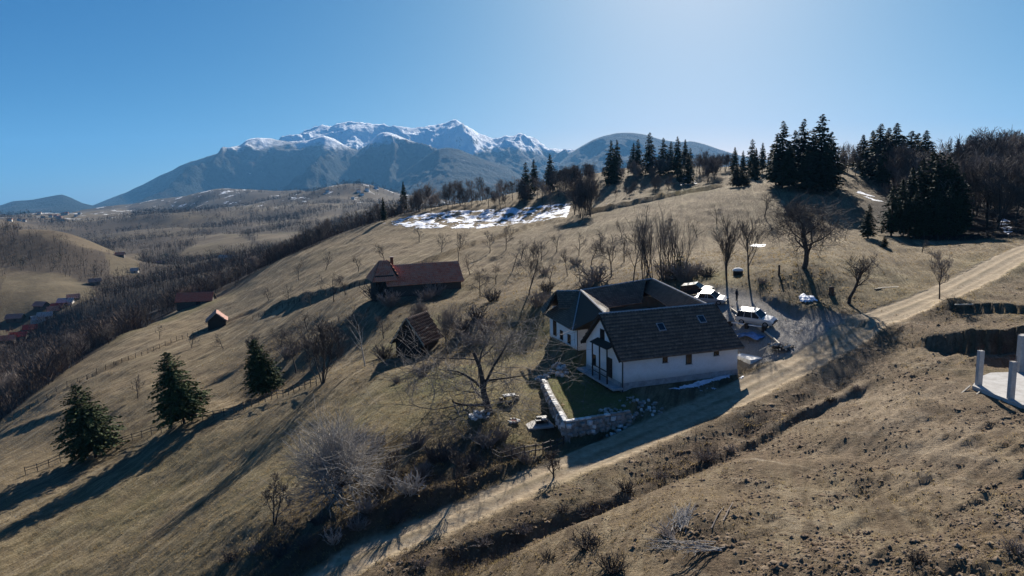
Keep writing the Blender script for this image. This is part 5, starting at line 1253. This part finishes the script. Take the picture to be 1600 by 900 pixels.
# two sheds on the lower meadow
x, y, z = ground(303, 478, (190, 270))
gable_building('shed', 'long low shed with red roof at the lower meadow edge', (x, y+2.0, z), math.radians(8), 12.0, 5.0, 2.1, 4.6, red_tile('red_shed_tile', (0.60, 0.13, 0.075), (0.72, 0.20, 0.12), (0.60, 0.20, 0.13)), M_OLDWOOD, 0, 0.4, (0.8, 0.7), 1.5, False)
x, y, z = ground(337, 512, (170, 240))
gable_building('shed', 'small hay shed with faded pink roof on the left meadow', (x, y+1.2, z+0.1), math.radians(112), 5.4, 4.6, 2.2, 4.3, M_PINKTILE, M_DARKWOOD, 0, 0.4, (0.7, 0.6), 1.5, True)
# farm houses down in the valley
VH = [(30,528,430,9,6,0.3,M_REDSHEET,'valley house with bright red roof at the left picture edge'),(26,512,455,9,6,0.2,M_PINKTILE,'valley house with pale brown roof above the red one'),
      (60,509,450,7,5,0.9,M_CONC,'grey-roofed valley shed right of the red-roofed house'),(72,502,452,8,5,0.4,M_CONC,'pale-roofed valley house among bare trees'),(66,488,470,9,5,-.3,M_PINKTILE,'long brown-roofed valley barn at the meadow foot'),
      (84,497,458,6,5,0.7,M_REDTILE,'small dark red valley house on the lane'),(105,482,470,9,6,0.2,M_CONC,'white valley house at the top of the lane'),(150,452,560,8,6,0.5,M_PINKTILE,'lone cottage at the meadow corner beyond the lane'),
      (354,418,640,11,6,0.1,M_CONC,'white long house half hidden in the valley wood'),(395,398,800,10,7,0.3,M_CONC,'white house at the right foot of the striped hill'),
      (212,437,640,6,5,0.2,M_CONC,'tiny white hut in the valley wood')]
VH += [(48,516,440,7,5,0.5,M_REDSHEET,'second red-roofed valley house on the lane'),(92,490,462,7,5,0.1,M_REDSHEET,'red-roofed valley cottage at the middle of the lane'),(116,476,480,7,5,0.6,M_PINKTILE,'brown-roofed cottage near the top of the lane'),
       (12,536,420,8,5,0.4,M_REDTILE,'dark red valley barn cut by the picture edge'),(190,420,700,8,6,0.3,M_REDTILE,'red-roofed farm at the foot of the striped hill'),(250,405,820,8,6,0.6,M_PINKTILE,'brown-roofed farm in the valley wood')]
for px, py, d, L, Wd, rz, m, lab in VH:
    q = W(np.array(float(px)), np.array(float(py)), np.array(float(d))); x, y = float(q[0]), float(q[1]); z = H1(x, y)
    gable_building('valley_house', lab, (x, y, z), rz, L, Wd, 2.4, 4.6, m, M_PLASTER if m is M_CONC else M_OLDWOOD, 0, 0.7, (1.2, 1.2), 2.0, False)
# hilltop village far away
rv = random.Random(12)
for i in range(26):
    px, py = (rv.uniform(60, 128), rv.uniform(334, 346)) if i < 16 else ((rv.uniform(15, 45), rv.uniform(344, 349)) if i < 20 else (rv.uniform(490, 600), rv.uniform(290, 312)))
    x, y, z = ground(px, py, (1600, 4300)); s = y/2400
    o = empty('village_house', (x, y, z), rv.uniform(-.6, .6), ('distant house in the hilltop village at the far left', 'distant white house at the edge of the far village', 'distant house on the snowy far hill')[0 if i < 16 else (1 if i < 20 else 2)], 'house', ('hilltop village', 'village edge', 'houses on the snowy hill')[0 if i < 16 else (1 if i < 20 else 2)])
    w, h = rv.uniform(9, 14)*s, rv.uniform(4, 6)*s
    mb = MB().box((0, 0, h/2-2), (w, w*0.7, h+4)); mb.build('wall', M_PLASTER, o)
    mb = MB(); a = w*0.56; b = w*0.42; mb.add([(-a,-b,h),(a,-b,h),(a,b,h),(-a,b,h),(-a,0,h*1.7),(a,0,h*1.7)], [(0,1,5,4),(2,3,4,5),(0,4,3),(1,2,5),(0,3,2,1)]); mb.build('roof', rv.choice((M_REDTILE, M_PINKTILE, M_CONC)), o)

# ------------------------------------------------------------------ vehicles
M_CARW = NT('white_car_paint', 0.45, 0.35).col((0.34, 0.345, 0.35)).m; M_CARD = NT('dark_car_paint', 0.55, 0.08).col((0.022, 0.023, 0.026)).m
M_CARG = NT('silver_grey_car_paint', 0.30, 0.5).col((0.46, 0.46, 0.46)).m
M_TYRE = simple('tyre_rubber', (0.018, 0.018, 0.018), 0.9); M_RIM = simple('alloy_rim', (0.42, 0.42, 0.43), 0.35, 0.1, metal=0.7); M_LAMP = NT('headlamp_glass', 0.1, 0.6).col((0.62, 0.63, 0.65)).m; M_RED = NT('tail_lamp', 0.2, 0.5).col((0.25, 0.01, 0.01)).m
def car(label, loc, rz, paint, L=4.4, Wd=1.82, Ht=1.62, suv=True, roofpaint=None, tilt=(0, 0)):
    o = empty('parked_car', loc, rz, label, 'car', 'cars parked by the farmhouse'); o.rotation_euler = (tilt[0], tilt[1], rz); hl = L/2; g = 0.28 if suv else 0.2; bel = Ht*0.58
    # body: lofted sections along x (front = +x)
    xs = [-hl, -hl+0.10, -hl+0.55, -0.6, 0.35, hl-1.25, hl-0.45, hl-0.08, hl]
    top = [bel*0.86, bel, bel+0.02, bel+0.02, bel, bel-0.02, bel-0.12, bel-0.26, bel-0.36]; bot = [g+0.22, g+0.08, g, g, g, g, g, g+0.06, g+0.18]; hw = [Wd*.42, Wd*.475, Wd*.5, Wd*.5, Wd*.5, Wd*.5, Wd*.49, Wd*.44, Wd*.38]
    V = []; Fc = []
    for x_, t_, b_, w_ in zip(xs, top, bot, hw):
        m_ = (t_+b_)/2; V += [(x_,-w_*.93,b_),(x_,-w_,m_),(x_,-w_*.97,t_-.06),(x_,-w_*.86,t_),(x_,w_*.86,t_),(x_,w_*.97,t_-.06),(x_,w_,m_),(x_,w_*.93,b_)]
    for i in range(len(xs)-1):
        for k in range(8): Fc.append((i*8+k, i*8+(k+1) % 8, (i+1)*8+(k+1) % 8, (i+1)*8+k))
    Fc += [tuple(range(8))[::-1], tuple((len(xs)-1)*8+k for k in range(8))]
    bo = mesh_np('body', V, [f[::-1] for f in Fc], paint, o)
    # greenhouse
    x0, x1 = (-hl+0.12, 0.95) if suv else (-hl+0.55, 0.95); w0, w1 = Wd*.46, Wd*.385; r0, r1 = x0+0.25, x1-0.75
    gv = [(x0,-w0,bel-.02),(x1,-w0,bel-.02),(x1,w0,bel-.02),(x0,w0,bel-.02),(r0,-w1,Ht-.05),(r1,-w1,Ht-.05),(r1,w1,Ht-.05),(r0,w1,Ht-.05)]
    mesh_np('glasshouse', gv, [(0,3,2,1),(4,5,6,7),(0,1,5,4),(1,2,6,5),(2,3,7,6),(3,0,4,7)], M_GLASS, o)
    MB().box(((r0+r1)/2, 0, Ht-.03), (r1-r0+.08, w1*2+.06, 0.07)).build('roof', roofpaint or paint, o)
    for sy in (-1, 1):
        for (xa, xb) in ((x0, r0), (x1, r1), (-0.25, -0.3), (x0+.95, r0+.85)):
            MB().bar((xa, sy*(w0+.005), bel-.03), (xb, sy*(w1+.012), Ht-.05), 0.09, 0.05).build('pillar', paint, o)
        for xw in (-hl+0.82, hl-0.88):
            R_ = 0.36 if suv else 0.32; c = (xw, sy*(Wd/2-.10), R_)
            w = MB().tube([(c[0], c[1]-.12, c[2]), (c[0], c[1]+.12, c[2])], R_, 16).build('wheel', M_TYRE, o)
            MB().tube([(c[0], c[1]+sy*.115, c[2]), (c[0], c[1]+sy*.135, c[2])], R_*.62, 12).build('rim', M_RIM, w)
        MB().box((hl-.13, sy*Wd*.33, bel-.36), (0.2, 0.36, 0.15)).build('headlight', M_LAMP, o); MB().box((-hl+.04, sy*Wd*.37, bel-.12), (0.1, 0.2, 0.3)).build('tail_light', M_RED, o)
        MB().box((0.75, sy*(Wd/2+.07), bel+.06), (0.12, 0.18, 0.14)).build('mirror', paint, o)
    MB().box((hl-.05, 0, g+.22), (0.16, Wd*.86, 0.2)).build('front_bumper', M_GUTTER, o); MB().box((-hl+.04, 0, g+.28), (0.14, Wd*.86, 0.2)).build('rear_bumper', M_GUTTER, o)
    MB().box((hl-.02, 0, bel-.38), (0.08, Wd*.42, 0.12)).build('grille', M_GUTTER, o)
    return o
def tiltat(x, y, rz, e=1.2):
    c, s = math.cos(rz), math.sin(rz); f = (H1(x+c*e, y+s*e)-H1(x-c*e, y-s*e))/(2*e); l = (H1(x-s*.7, y+c*.7)-H1(x+s*.7, y-c*.7))/1.4
    return (math.atan(l), -math.atan(f))
for px, py, rzd, paint, lab, kw in ((1182,506,-42,M_CARG,'silver grey off-road car parked on the gravel nearest the road',dict(L=4.7, Ht=1.8, roofpaint=M_CARW)),
                                   (1112,472,-35,M_CARW,'white car parked right behind the farmhouse roof',dict(L=4.3, Ht=1.5, suv=False)),
                                   (1090,460,-35,M_CARD,'black car parked behind the white car',dict(L=4.6, Ht=1.7))):
    x, y, z = ground(px, py, (76, 110)); rz = math.radians(rzd); car(lab, (x, y, z+0.02), rz, paint, tilt=tiltat(x, y, rz), **kw)

# ------------------------------------------------------------------ person by the cars
def person(label, loc, rz):
    o = empty('person', loc, rz, label, 'person')
    me = bpy.data.meshes.new('body'); J = [(0,0,0.93),(0,0.01,1.18),(0,0.02,1.40),(0,0.02,1.52),(0,0.0,1.60),(0,-0.005,1.74),
        (0.10,0,0.90),(0.11,-0.01,0.50),(0.12,0.02,0.09),(0.12,-0.13,0.03),(-0.10,0,0.90),(-0.13,-0.05,0.50),(-0.14,0.0,0.09),(-0.14,-0.15,0.03),
        (0.19,0.02,1.41),(0.25,0.03,1.14),(0.22,-0.08,0.90),(0.22,-0.12,0.80),(-0.19,0.02,1.41),(-0.25,0.03,1.14),(-0.21,-0.09,0.90),(-0.21,-0.13,0.80)]
    R_ = [.15,.135,.155,.065,.075,.085,.095,.068,.05,.04,.095,.068,.05,.04,.075,.055,.042,.035,.075,.055,.042,.035]
    E = [(0,1),(1,2),(2,3),(3,4),(4,5),(0,6),(6,7),(7,8),(8,9),(0,10),(10,11),(11,12),(12,13),(2,14),(14,15),(15,16),(16,17),(2,18),(18,19),(19,20),(20,21)]
    me.from_pydata(J, E, []); b = bpy.data.objects.new('body', me); link(b, o)
    b.modifiers.new('skin', 'SKIN'); b.modifiers.new('sub', 'SUBSURF').levels = 1
    for i, sv in enumerate(me.skin_vertices[0].data): sv.radius = (R_[i]*1.05, R_[i]*(0.8 if i < 3 else 1)); sv.use_root = (i == 0)
    b.modifiers['sub'].render_levels = 2; me.materials.append(simple('dark_clothing', (0.02, 0.021, 0.026), 0.9))
    MB().lathe((0, 0.0, 1.66), [(0.088,0),(0.095,0.06),(0.07,0.12),(0.02,0.14)], 10).build('cap', M_GUTTER, o)
    MB().box((0, -0.085, 1.655), (0.085, 0.025, 0.12)).build('face', simple('skin', (0.42, 0.25, 0.18), 0.7), o)
    return o
x, y, z = ground(1151, 471, (80, 115)); person('person in dark clothes and cap standing by the parked cars', (x, y, z+0.02), 0.6)

# ------------------------------------------------------------------ well, post, stump on the upper meadow
x, y, z = ground(1153, 430, (95, 130))
wo = empty('well', (x, y, z), 0, 'round dark timber well casing with a white domed lid', 'well')
for i in range(12): MB().box((0.66*math.cos(i*math.pi/6), 0.66*math.sin(i*math.pi/6), 0.3), (0.335, 0.07, 0.8), i*math.pi/6+math.pi/2).build('stave', M_DARKWOOD, wo)
MB().lathe((0, 0, 0.0), [(0.58,-.3),(0.58,0.68)], 14).build('shaft', M_OLDWOOD, wo); MB().lathe((0, 0, 0.7), [(0.82,0.0),(0.84,0.1),(0.6,0.32),(0.25,0.45),(0.06,0.5)], 14).build('lid', M_WHITESTONE, wo)
x, y, z = ground(1217, 430, (85, 125)); o = empty('wooden_post', (x, y, z), 0, 'dark weathered wooden post left of the big old tree', 'post')
MB().tube([(0,0,-.2),(0.03,0,0.9),(0.0,0.04,1.5)], [0.15,0.14,0.11], 8).build('shaft', M_DARKWOOD, o); MB().tube([(-.2,0,1.25),(.2,0,1.3)], 0.05, 6).build('cross_peg', M_DARKWOOD, o)
x, y, z = ground(1299, 460, (75, 110)); o = empty('tree_stump', (x, y, z), 0, 'brown upright tree stump between the yard and the gnarled tree', 'stump')
MB().lathe((0,0,0), [(0.5,-.15),(0.36,0.15),(0.33,0.7),(0.36,0.95),(0.2,1.05)], 9).build('trunk', simple('rotten_wood', (0.12, 0.065, 0.04), 0.95, 0.5, 3.0, 0.5), o)
x, y, z = ground(1391, 450, (80, 120)); 
for i, (px, py, Lm, rz, lab) in enumerate(((1388,450,3.2,0.1,'pale plank lying on the meadow above the road'),(1372,452,1.4,0.5,'dark log end lying beside the pale plank'),(1512,484,3.0,-.05,'pale plank lying on the upper cut bank'))):
    x, y, z = ground(px, py, (70, 120)); o = MB().box((0,0,0), (Lm, 0.22, 0.1)).build('plank', M_PALEWOOD if i != 1 else M_DARKWOOD); o.location = (x, y, z+0.06); o.rotation_euler = (0, 0, rz); tag(o, lab, 'plank')

# ------------------------------------------------------------------ building materials right of the farmhouse
x, y, z = ground(1178, 556, (68, 82))
o = empty('concrete_pad', (x, y, z-0.12), math.radians(18), 'broken pale concrete pad at the right corner of the farmhouse', 'slab')
MB().poly([(-1.6,-1.5,0.13),(0.9,-1.2,0.13),(1.7,-0.2,0.13),(1.2,0.9,0.13),(0.2,0.8,0.13),(-0.5,1.5,0.13),(-1.7,1.3,0.13)], 0.9).build('slab', M_WHITESTONE, o)
MB().lathe((1.55, -0.9, 0), [(0.15,0),(0.16,0.42),(0.13,0.46)], 9).build('bucket', simple('rust', (0.10, 0.04, 0.02), 0.9), o)
x, y, z = ground(1160, 512, (72, 90)); o = empty('board_stack', (x, y, z), math.radians(-50), 'white boards stacked along the terrace behind the farmhouse corner', 'board stack')
for i in range(3): MB().box((-3.0+i*2.3, 0.05*i, 0.45), (1.9, 0.34, 0.12)).build('board', M_WHITESTONE, o)
for i in range(4): MB().box((-4.0+i*2.3, 0, 0.2), (0.4, 0.4, 0.75)).build('block', M_DARKWOOD, o)
x, y, z = ground(1172, 528, (70, 86)); tarp = []
nx_, ny_ = 14, 10; V = []
for j in range(ny_):
    for i in range(nx_):
        a, b = i/(nx_-1)-.5, j/(ny_-1)-.5; V.append((a*3.0, b*2.0, 0.55*math.exp(-6*(a*a+b*b))+0.12*math.sin(9*a+4*b)*math.cos(7*b)+0.18))
o = mesh_np('tarpaulin', V, [(j*nx_+i, j*nx_+i+1, (j+1)*nx_+i+1, (j+1)*nx_+i) for j in range(ny_-1) for i in range(nx_-1)], simple('blue_white_tarp', (0.09, 0.15, 0.28), 0.5, 0.9, 1.2), None, True)
o.location = (x, y, z); o.rotation_euler = (0, 0, math.radians(-45)); tag(o, 'crumpled blue tarpaulin over materials beside the farmhouse', 'tarpaulin')
sm_ = o.modifiers.new('thick', 'SOLIDIFY'); sm_.thickness = 0.02
x, y, z = ground(1222, 545, (68, 84)); lp = empty('log_pile', (x, y, z), math.radians(40), 'heap of split logs and rubble at the end of the terrace', 'log pile')
for i in range(48):
    Lm = rw.uniform(.6, 1.5); p = Vector((rw.uniform(-1.2, 1.2), rw.uniform(-.8, .8), rw.uniform(-0.1, .55))); d = Vector((rw.gauss(0,1), rw.gauss(0,1), rw.gauss(0,.15))).normalized()*Lm/2
    MB().tube([p-d, p+d], rw.uniform(.08, .17), 6).build('log', rw.choice((M_OLDWOOD, M_PALEWOOD, M_DARKWOOD, M_STONE)), lp)
kb = [ground(px, py, (70, 95)) for px, py in ((1143,484),(1165,500),(1190,516),(1208,530),(1222,543))]
o = empty('kerb', kb[0], 0, 'thin pale timber edging along the gravel yard', 'kerb')
for p, q in zip(kb, kb[1:]): MB().bar(Vector(p)-Vector(kb[0])+Vector((0,0,.12)), Vector(q)-Vector(kb[0])+Vector((0,0,.12)), 0.16, 0.2).build('edge_board', M_PALEWOOD, o)
x, y, z = ground(1203, 548, (68, 84)); o = MB().bar((-1.2,0,0.05), (1.0,0.5,0.9), 0.09).build('timber_prop', M_PALEWOOD); o.location = (x, y, z); tag(o, 'pale timber prop leaning beside the log pile', 'timber')

# ------------------------------------------------------------------ unfinished building on the right
M_RUST = simple('rusty_steel', (0.12, 0.05, 0.03), 0.9)
SL = Vector((36.9, 50.6, SLABZ)); fo = empty('unfinished_building', SL, 0, 'unfinished concrete building with slab, bare columns and a wall start', 'building')
MB().poly([(-0.5,1.9,0.30),(-0.2,-3.0,0.30),(9,-5.5,0.30),(11,5.5,0.30),(3.4,5.4,0.30),(1.6,4.2,0.30)], 0.5).build('slab', M_CONC, fo)
for (px, py, ptop, d) in ((1529,600,545,52.6),(1579,622,562,49.0),(1660,640,585,46.0)):
    q = W(np.array(float(px)), np.array(float(py)), np.array(d)); h = (py-ptop)/F*d
    c = MB().box((float(q[0])-SL.x, float(q[1])-SL.y, h/2+0.25), (0.36, 0.36, h+0.3)).build('column', M_CONC, fo)
    for sx in (-.11, .11):
        for sy in (-.11, .11): MB().bar((float(q[0])-SL.x+sx, float(q[1])-SL.y+sy, h+0.2), (float(q[0])-SL.x+sx*1.2, float(q[1])-SL.y+sy, h+0.75+sx), 0.022).build('rebar', M_RUST, c)
q = W(np.array(1592.0), np.array(590.0), np.array(56.0)); mbw = MB(); wx, wy = float(q[0])-SL.x, float(q[1])-SL.y
MB().box((wx, wy, 1.75), (0.40, 0.5, 3.4)).build('column', M_CONC, fo); MB().box((wx+2.4, wy+0.3, 3.3), (4.5, 0.45, 0.32)).build('lintel', M_CONC, fo); 
M_BRICK = simple('red_hollow_brick', (0.20, 0.09, 0.06), 0.95, 0.25, 2.0)
for r in range(10):
    for i in range(9): MB().box((wx+0.45+i*0.47+(0.23 if r % 2 else 0), wy+0.3, 0.44+r*0.27), (0.45, 0.26, 0.25)).build('brick', M_BRICK, fo)
for i, (dx, dy) in enumerate(((-1.7,1.4),(-1.2,0.6))): MB().bar((dx,dy,-0.2), (dx+1.1,dy+0.6,0.25), 0.1).build('formwork_board', M_PALEWOOD, fo)

# ------------------------------------------------------------------ fences
def fence(label, P, n, h, rails, mat, dr, r=0.055, wire=False):
    L = np.array([ground(*p, dr)[:2] for p in P]); L = smooth_line(L, 2); d = np.r_[0, np.cumsum(np.linalg.norm(np.diff(L, axis=0), axis=1))]; s = np.linspace(0, d[-1], n)
    pts = [(float(np.interp(t, d, L[:, 0])), float(np.interp(t, d, L[:, 1]))) for t in s]; zs = height(np.array([p[0] for p in pts]), np.array([p[1] for p in pts]))
    o = empty('fence', (*pts[0], float(zs[0])), 0, label, 'fence'); b = Vector((*pts[0], float(zs[0])))
    tops = []
    for (x_, y_), z_ in zip(pts, zs):
        p = Vector((x_, y_, float(z_)))-b; q = p+Vector((rw.gauss(0,.05), rw.gauss(0,.05), h*rw.uniform(.9, 1.12))); MB().tube([p-Vector((0,0,.2)), q], [r*1.2, r], 6).build('post', mat, o); tops.append((p, q))
    for (p, q), (p2, q2) in zip(tops, tops[1:]):
        for k in rails: MB().bar(p.lerp(q, k+rw.uniform(-.04,.04)), p2.lerp(q2, k+rw.uniform(-.04,.04)), 0.09 if not wire else 0.03).build('rail', mat, o)
fence('old timber rail fence running past the three lone spruces', [(40,742),(118,712),(205,690),(290,664),(380,640),(430,622),(495,603)], 34, 1.25, (0.5, 0.85), M_OLDWOOD, (70, 150))
fence('wire fence on dark posts along the terrace bank left of the old farmhouse', [(395,500),(440,482),(500,462),(570,448)], 22, 1.2, (0.85,), M_DARKWOOD, (110, 240), 0.06, True)
fence('wire fence on dark posts across the lower left paddock', [(20,655),(100,612),(180,574),(250,545),(310,522)], 26, 1.2, (0.85,), M_DARKWOOD, (110, 230), 0.06, True)
fence('leaning timber fence in the scrub beside the dirt road', [(770,716),(800,722),(840,712),(880,698)], 9, 1.1, (0.45, 0.85), M_OLDWOOD, (48, 64))

# ------------------------------------------------------------------ cut branches lying in the foreground
def brush(label, px, py, n, Lm, rz, mat=M_TWIGGREY):
    x, y, z = ground(px, py, (20, 60)); S = []
    for i in range(n):
        a = rz + rw.gauss(0, .22); p = Vector((rw.gauss(0,.25), rw.gauss(0,.25), 0.1)); d = Vector((math.cos(a), math.sin(a), rw.uniform(0, .18)))
        L_ = Lm*rw.uniform(.5, 1); k = 4; prev = p
        for s in range(k):
            q = p + d*L_*(s+1)/k + Vector((rw.gauss(0,.06), rw.gauss(0,.06), rw.gauss(0,.05))); q.z = max(q.z, H1(x+q.x, y+q.y)-z+0.04)
            S.append((prev[:], q[:], 0.03-.005*s, 0.025-.005*s, 2)); 
            for c in range(3): S.append((q[:], (q+Vector((d.x*.4+rw.gauss(0,.25), d.y*.4+rw.gauss(0,.25), rw.uniform(0,.2))))[:], 0.012, 0.007, 2))
            prev = q
    m = tree_meshes(S, 9, 0.012)[0]; o = mesh_np('cut_branches', *m, mat); o.location = (x, y, z); tag(o, label, 'branches')
brush('pale cut branches lying flat in the foreground', 1120, 860, 9, 3.4, math.radians(182)); brush('pile of grey brushwood in the foreground hollow', 1062, 830, 16, 2.2, math.radians(70)); brush('spray of cut twigs on the foreground bank', 1050, 850, 10, 1.8, math.radians(100), M_TWIGPALE)
for px, py, Lm, rz, lab in ((1138,800,3.0,62,'long straight pole lying on the foreground bank'),(1122,806,3.0,60,'shorter straight pole lying left of the long pole')):
    x, y, z = ground(px, py, (25, 60)); c, s = math.cos(math.radians(rz)), math.sin(math.radians(rz)); e = Lm/2
    o = MB().tube([(-c*e,-s*e,H1(x-c*e,y-s*e)-z+.08),(0,0,.1),(c*e,s*e,H1(x+c*e,y+s*e)-z+.1)], [0.035,0.03,0.02], 6).build('pole', M_TWIGPALE); o.location = (x, y, z); tag(o, lab, 'pole')

# ------------------------------------------------------------------ rows of look-alikes: say which one, counted from the left
ORD = ['first', 'second', 'third', 'fourth', 'fifth', 'sixth', 'seventh', 'eighth', 'ninth', 'tenth', 'eleventh', 'twelfth', 'thirteenth', 'fourteenth', 'fifteenth']
for grp, stem_ in (('tall spruce group above the yard', 'tall spruce from the left in the big dark group above the old tree'), ('spruces on the middle ridge', 'dark spruce from the left on the middle ridge skyline'),
                   ('spruces left of the tall group', 'spruce from the left between the middle ridge and the tall group'), ('poplars of the thicket behind the farmhouse', 'tall poplar from the left in the thicket behind the farmhouse'),
                   ('low spruces at the track end', 'low dark spruce from the left at the end of the terrace track'), ('spruces left of the snow field', 'narrow spruce from the left beside the snow field'), ('spruces below the middle ridge', 'spruce from the left just below the middle ridge skyline'),
                   ('village edge', 'distant white house from the left at the far village edge')):
    m = [o for o in scene.objects if o.get('group') == grp]; m.sort(key=lambda o: o.location.x/o.location.y)
    for i, o in enumerate(m): o['label'] = ORD[i] + ' ' + stem_
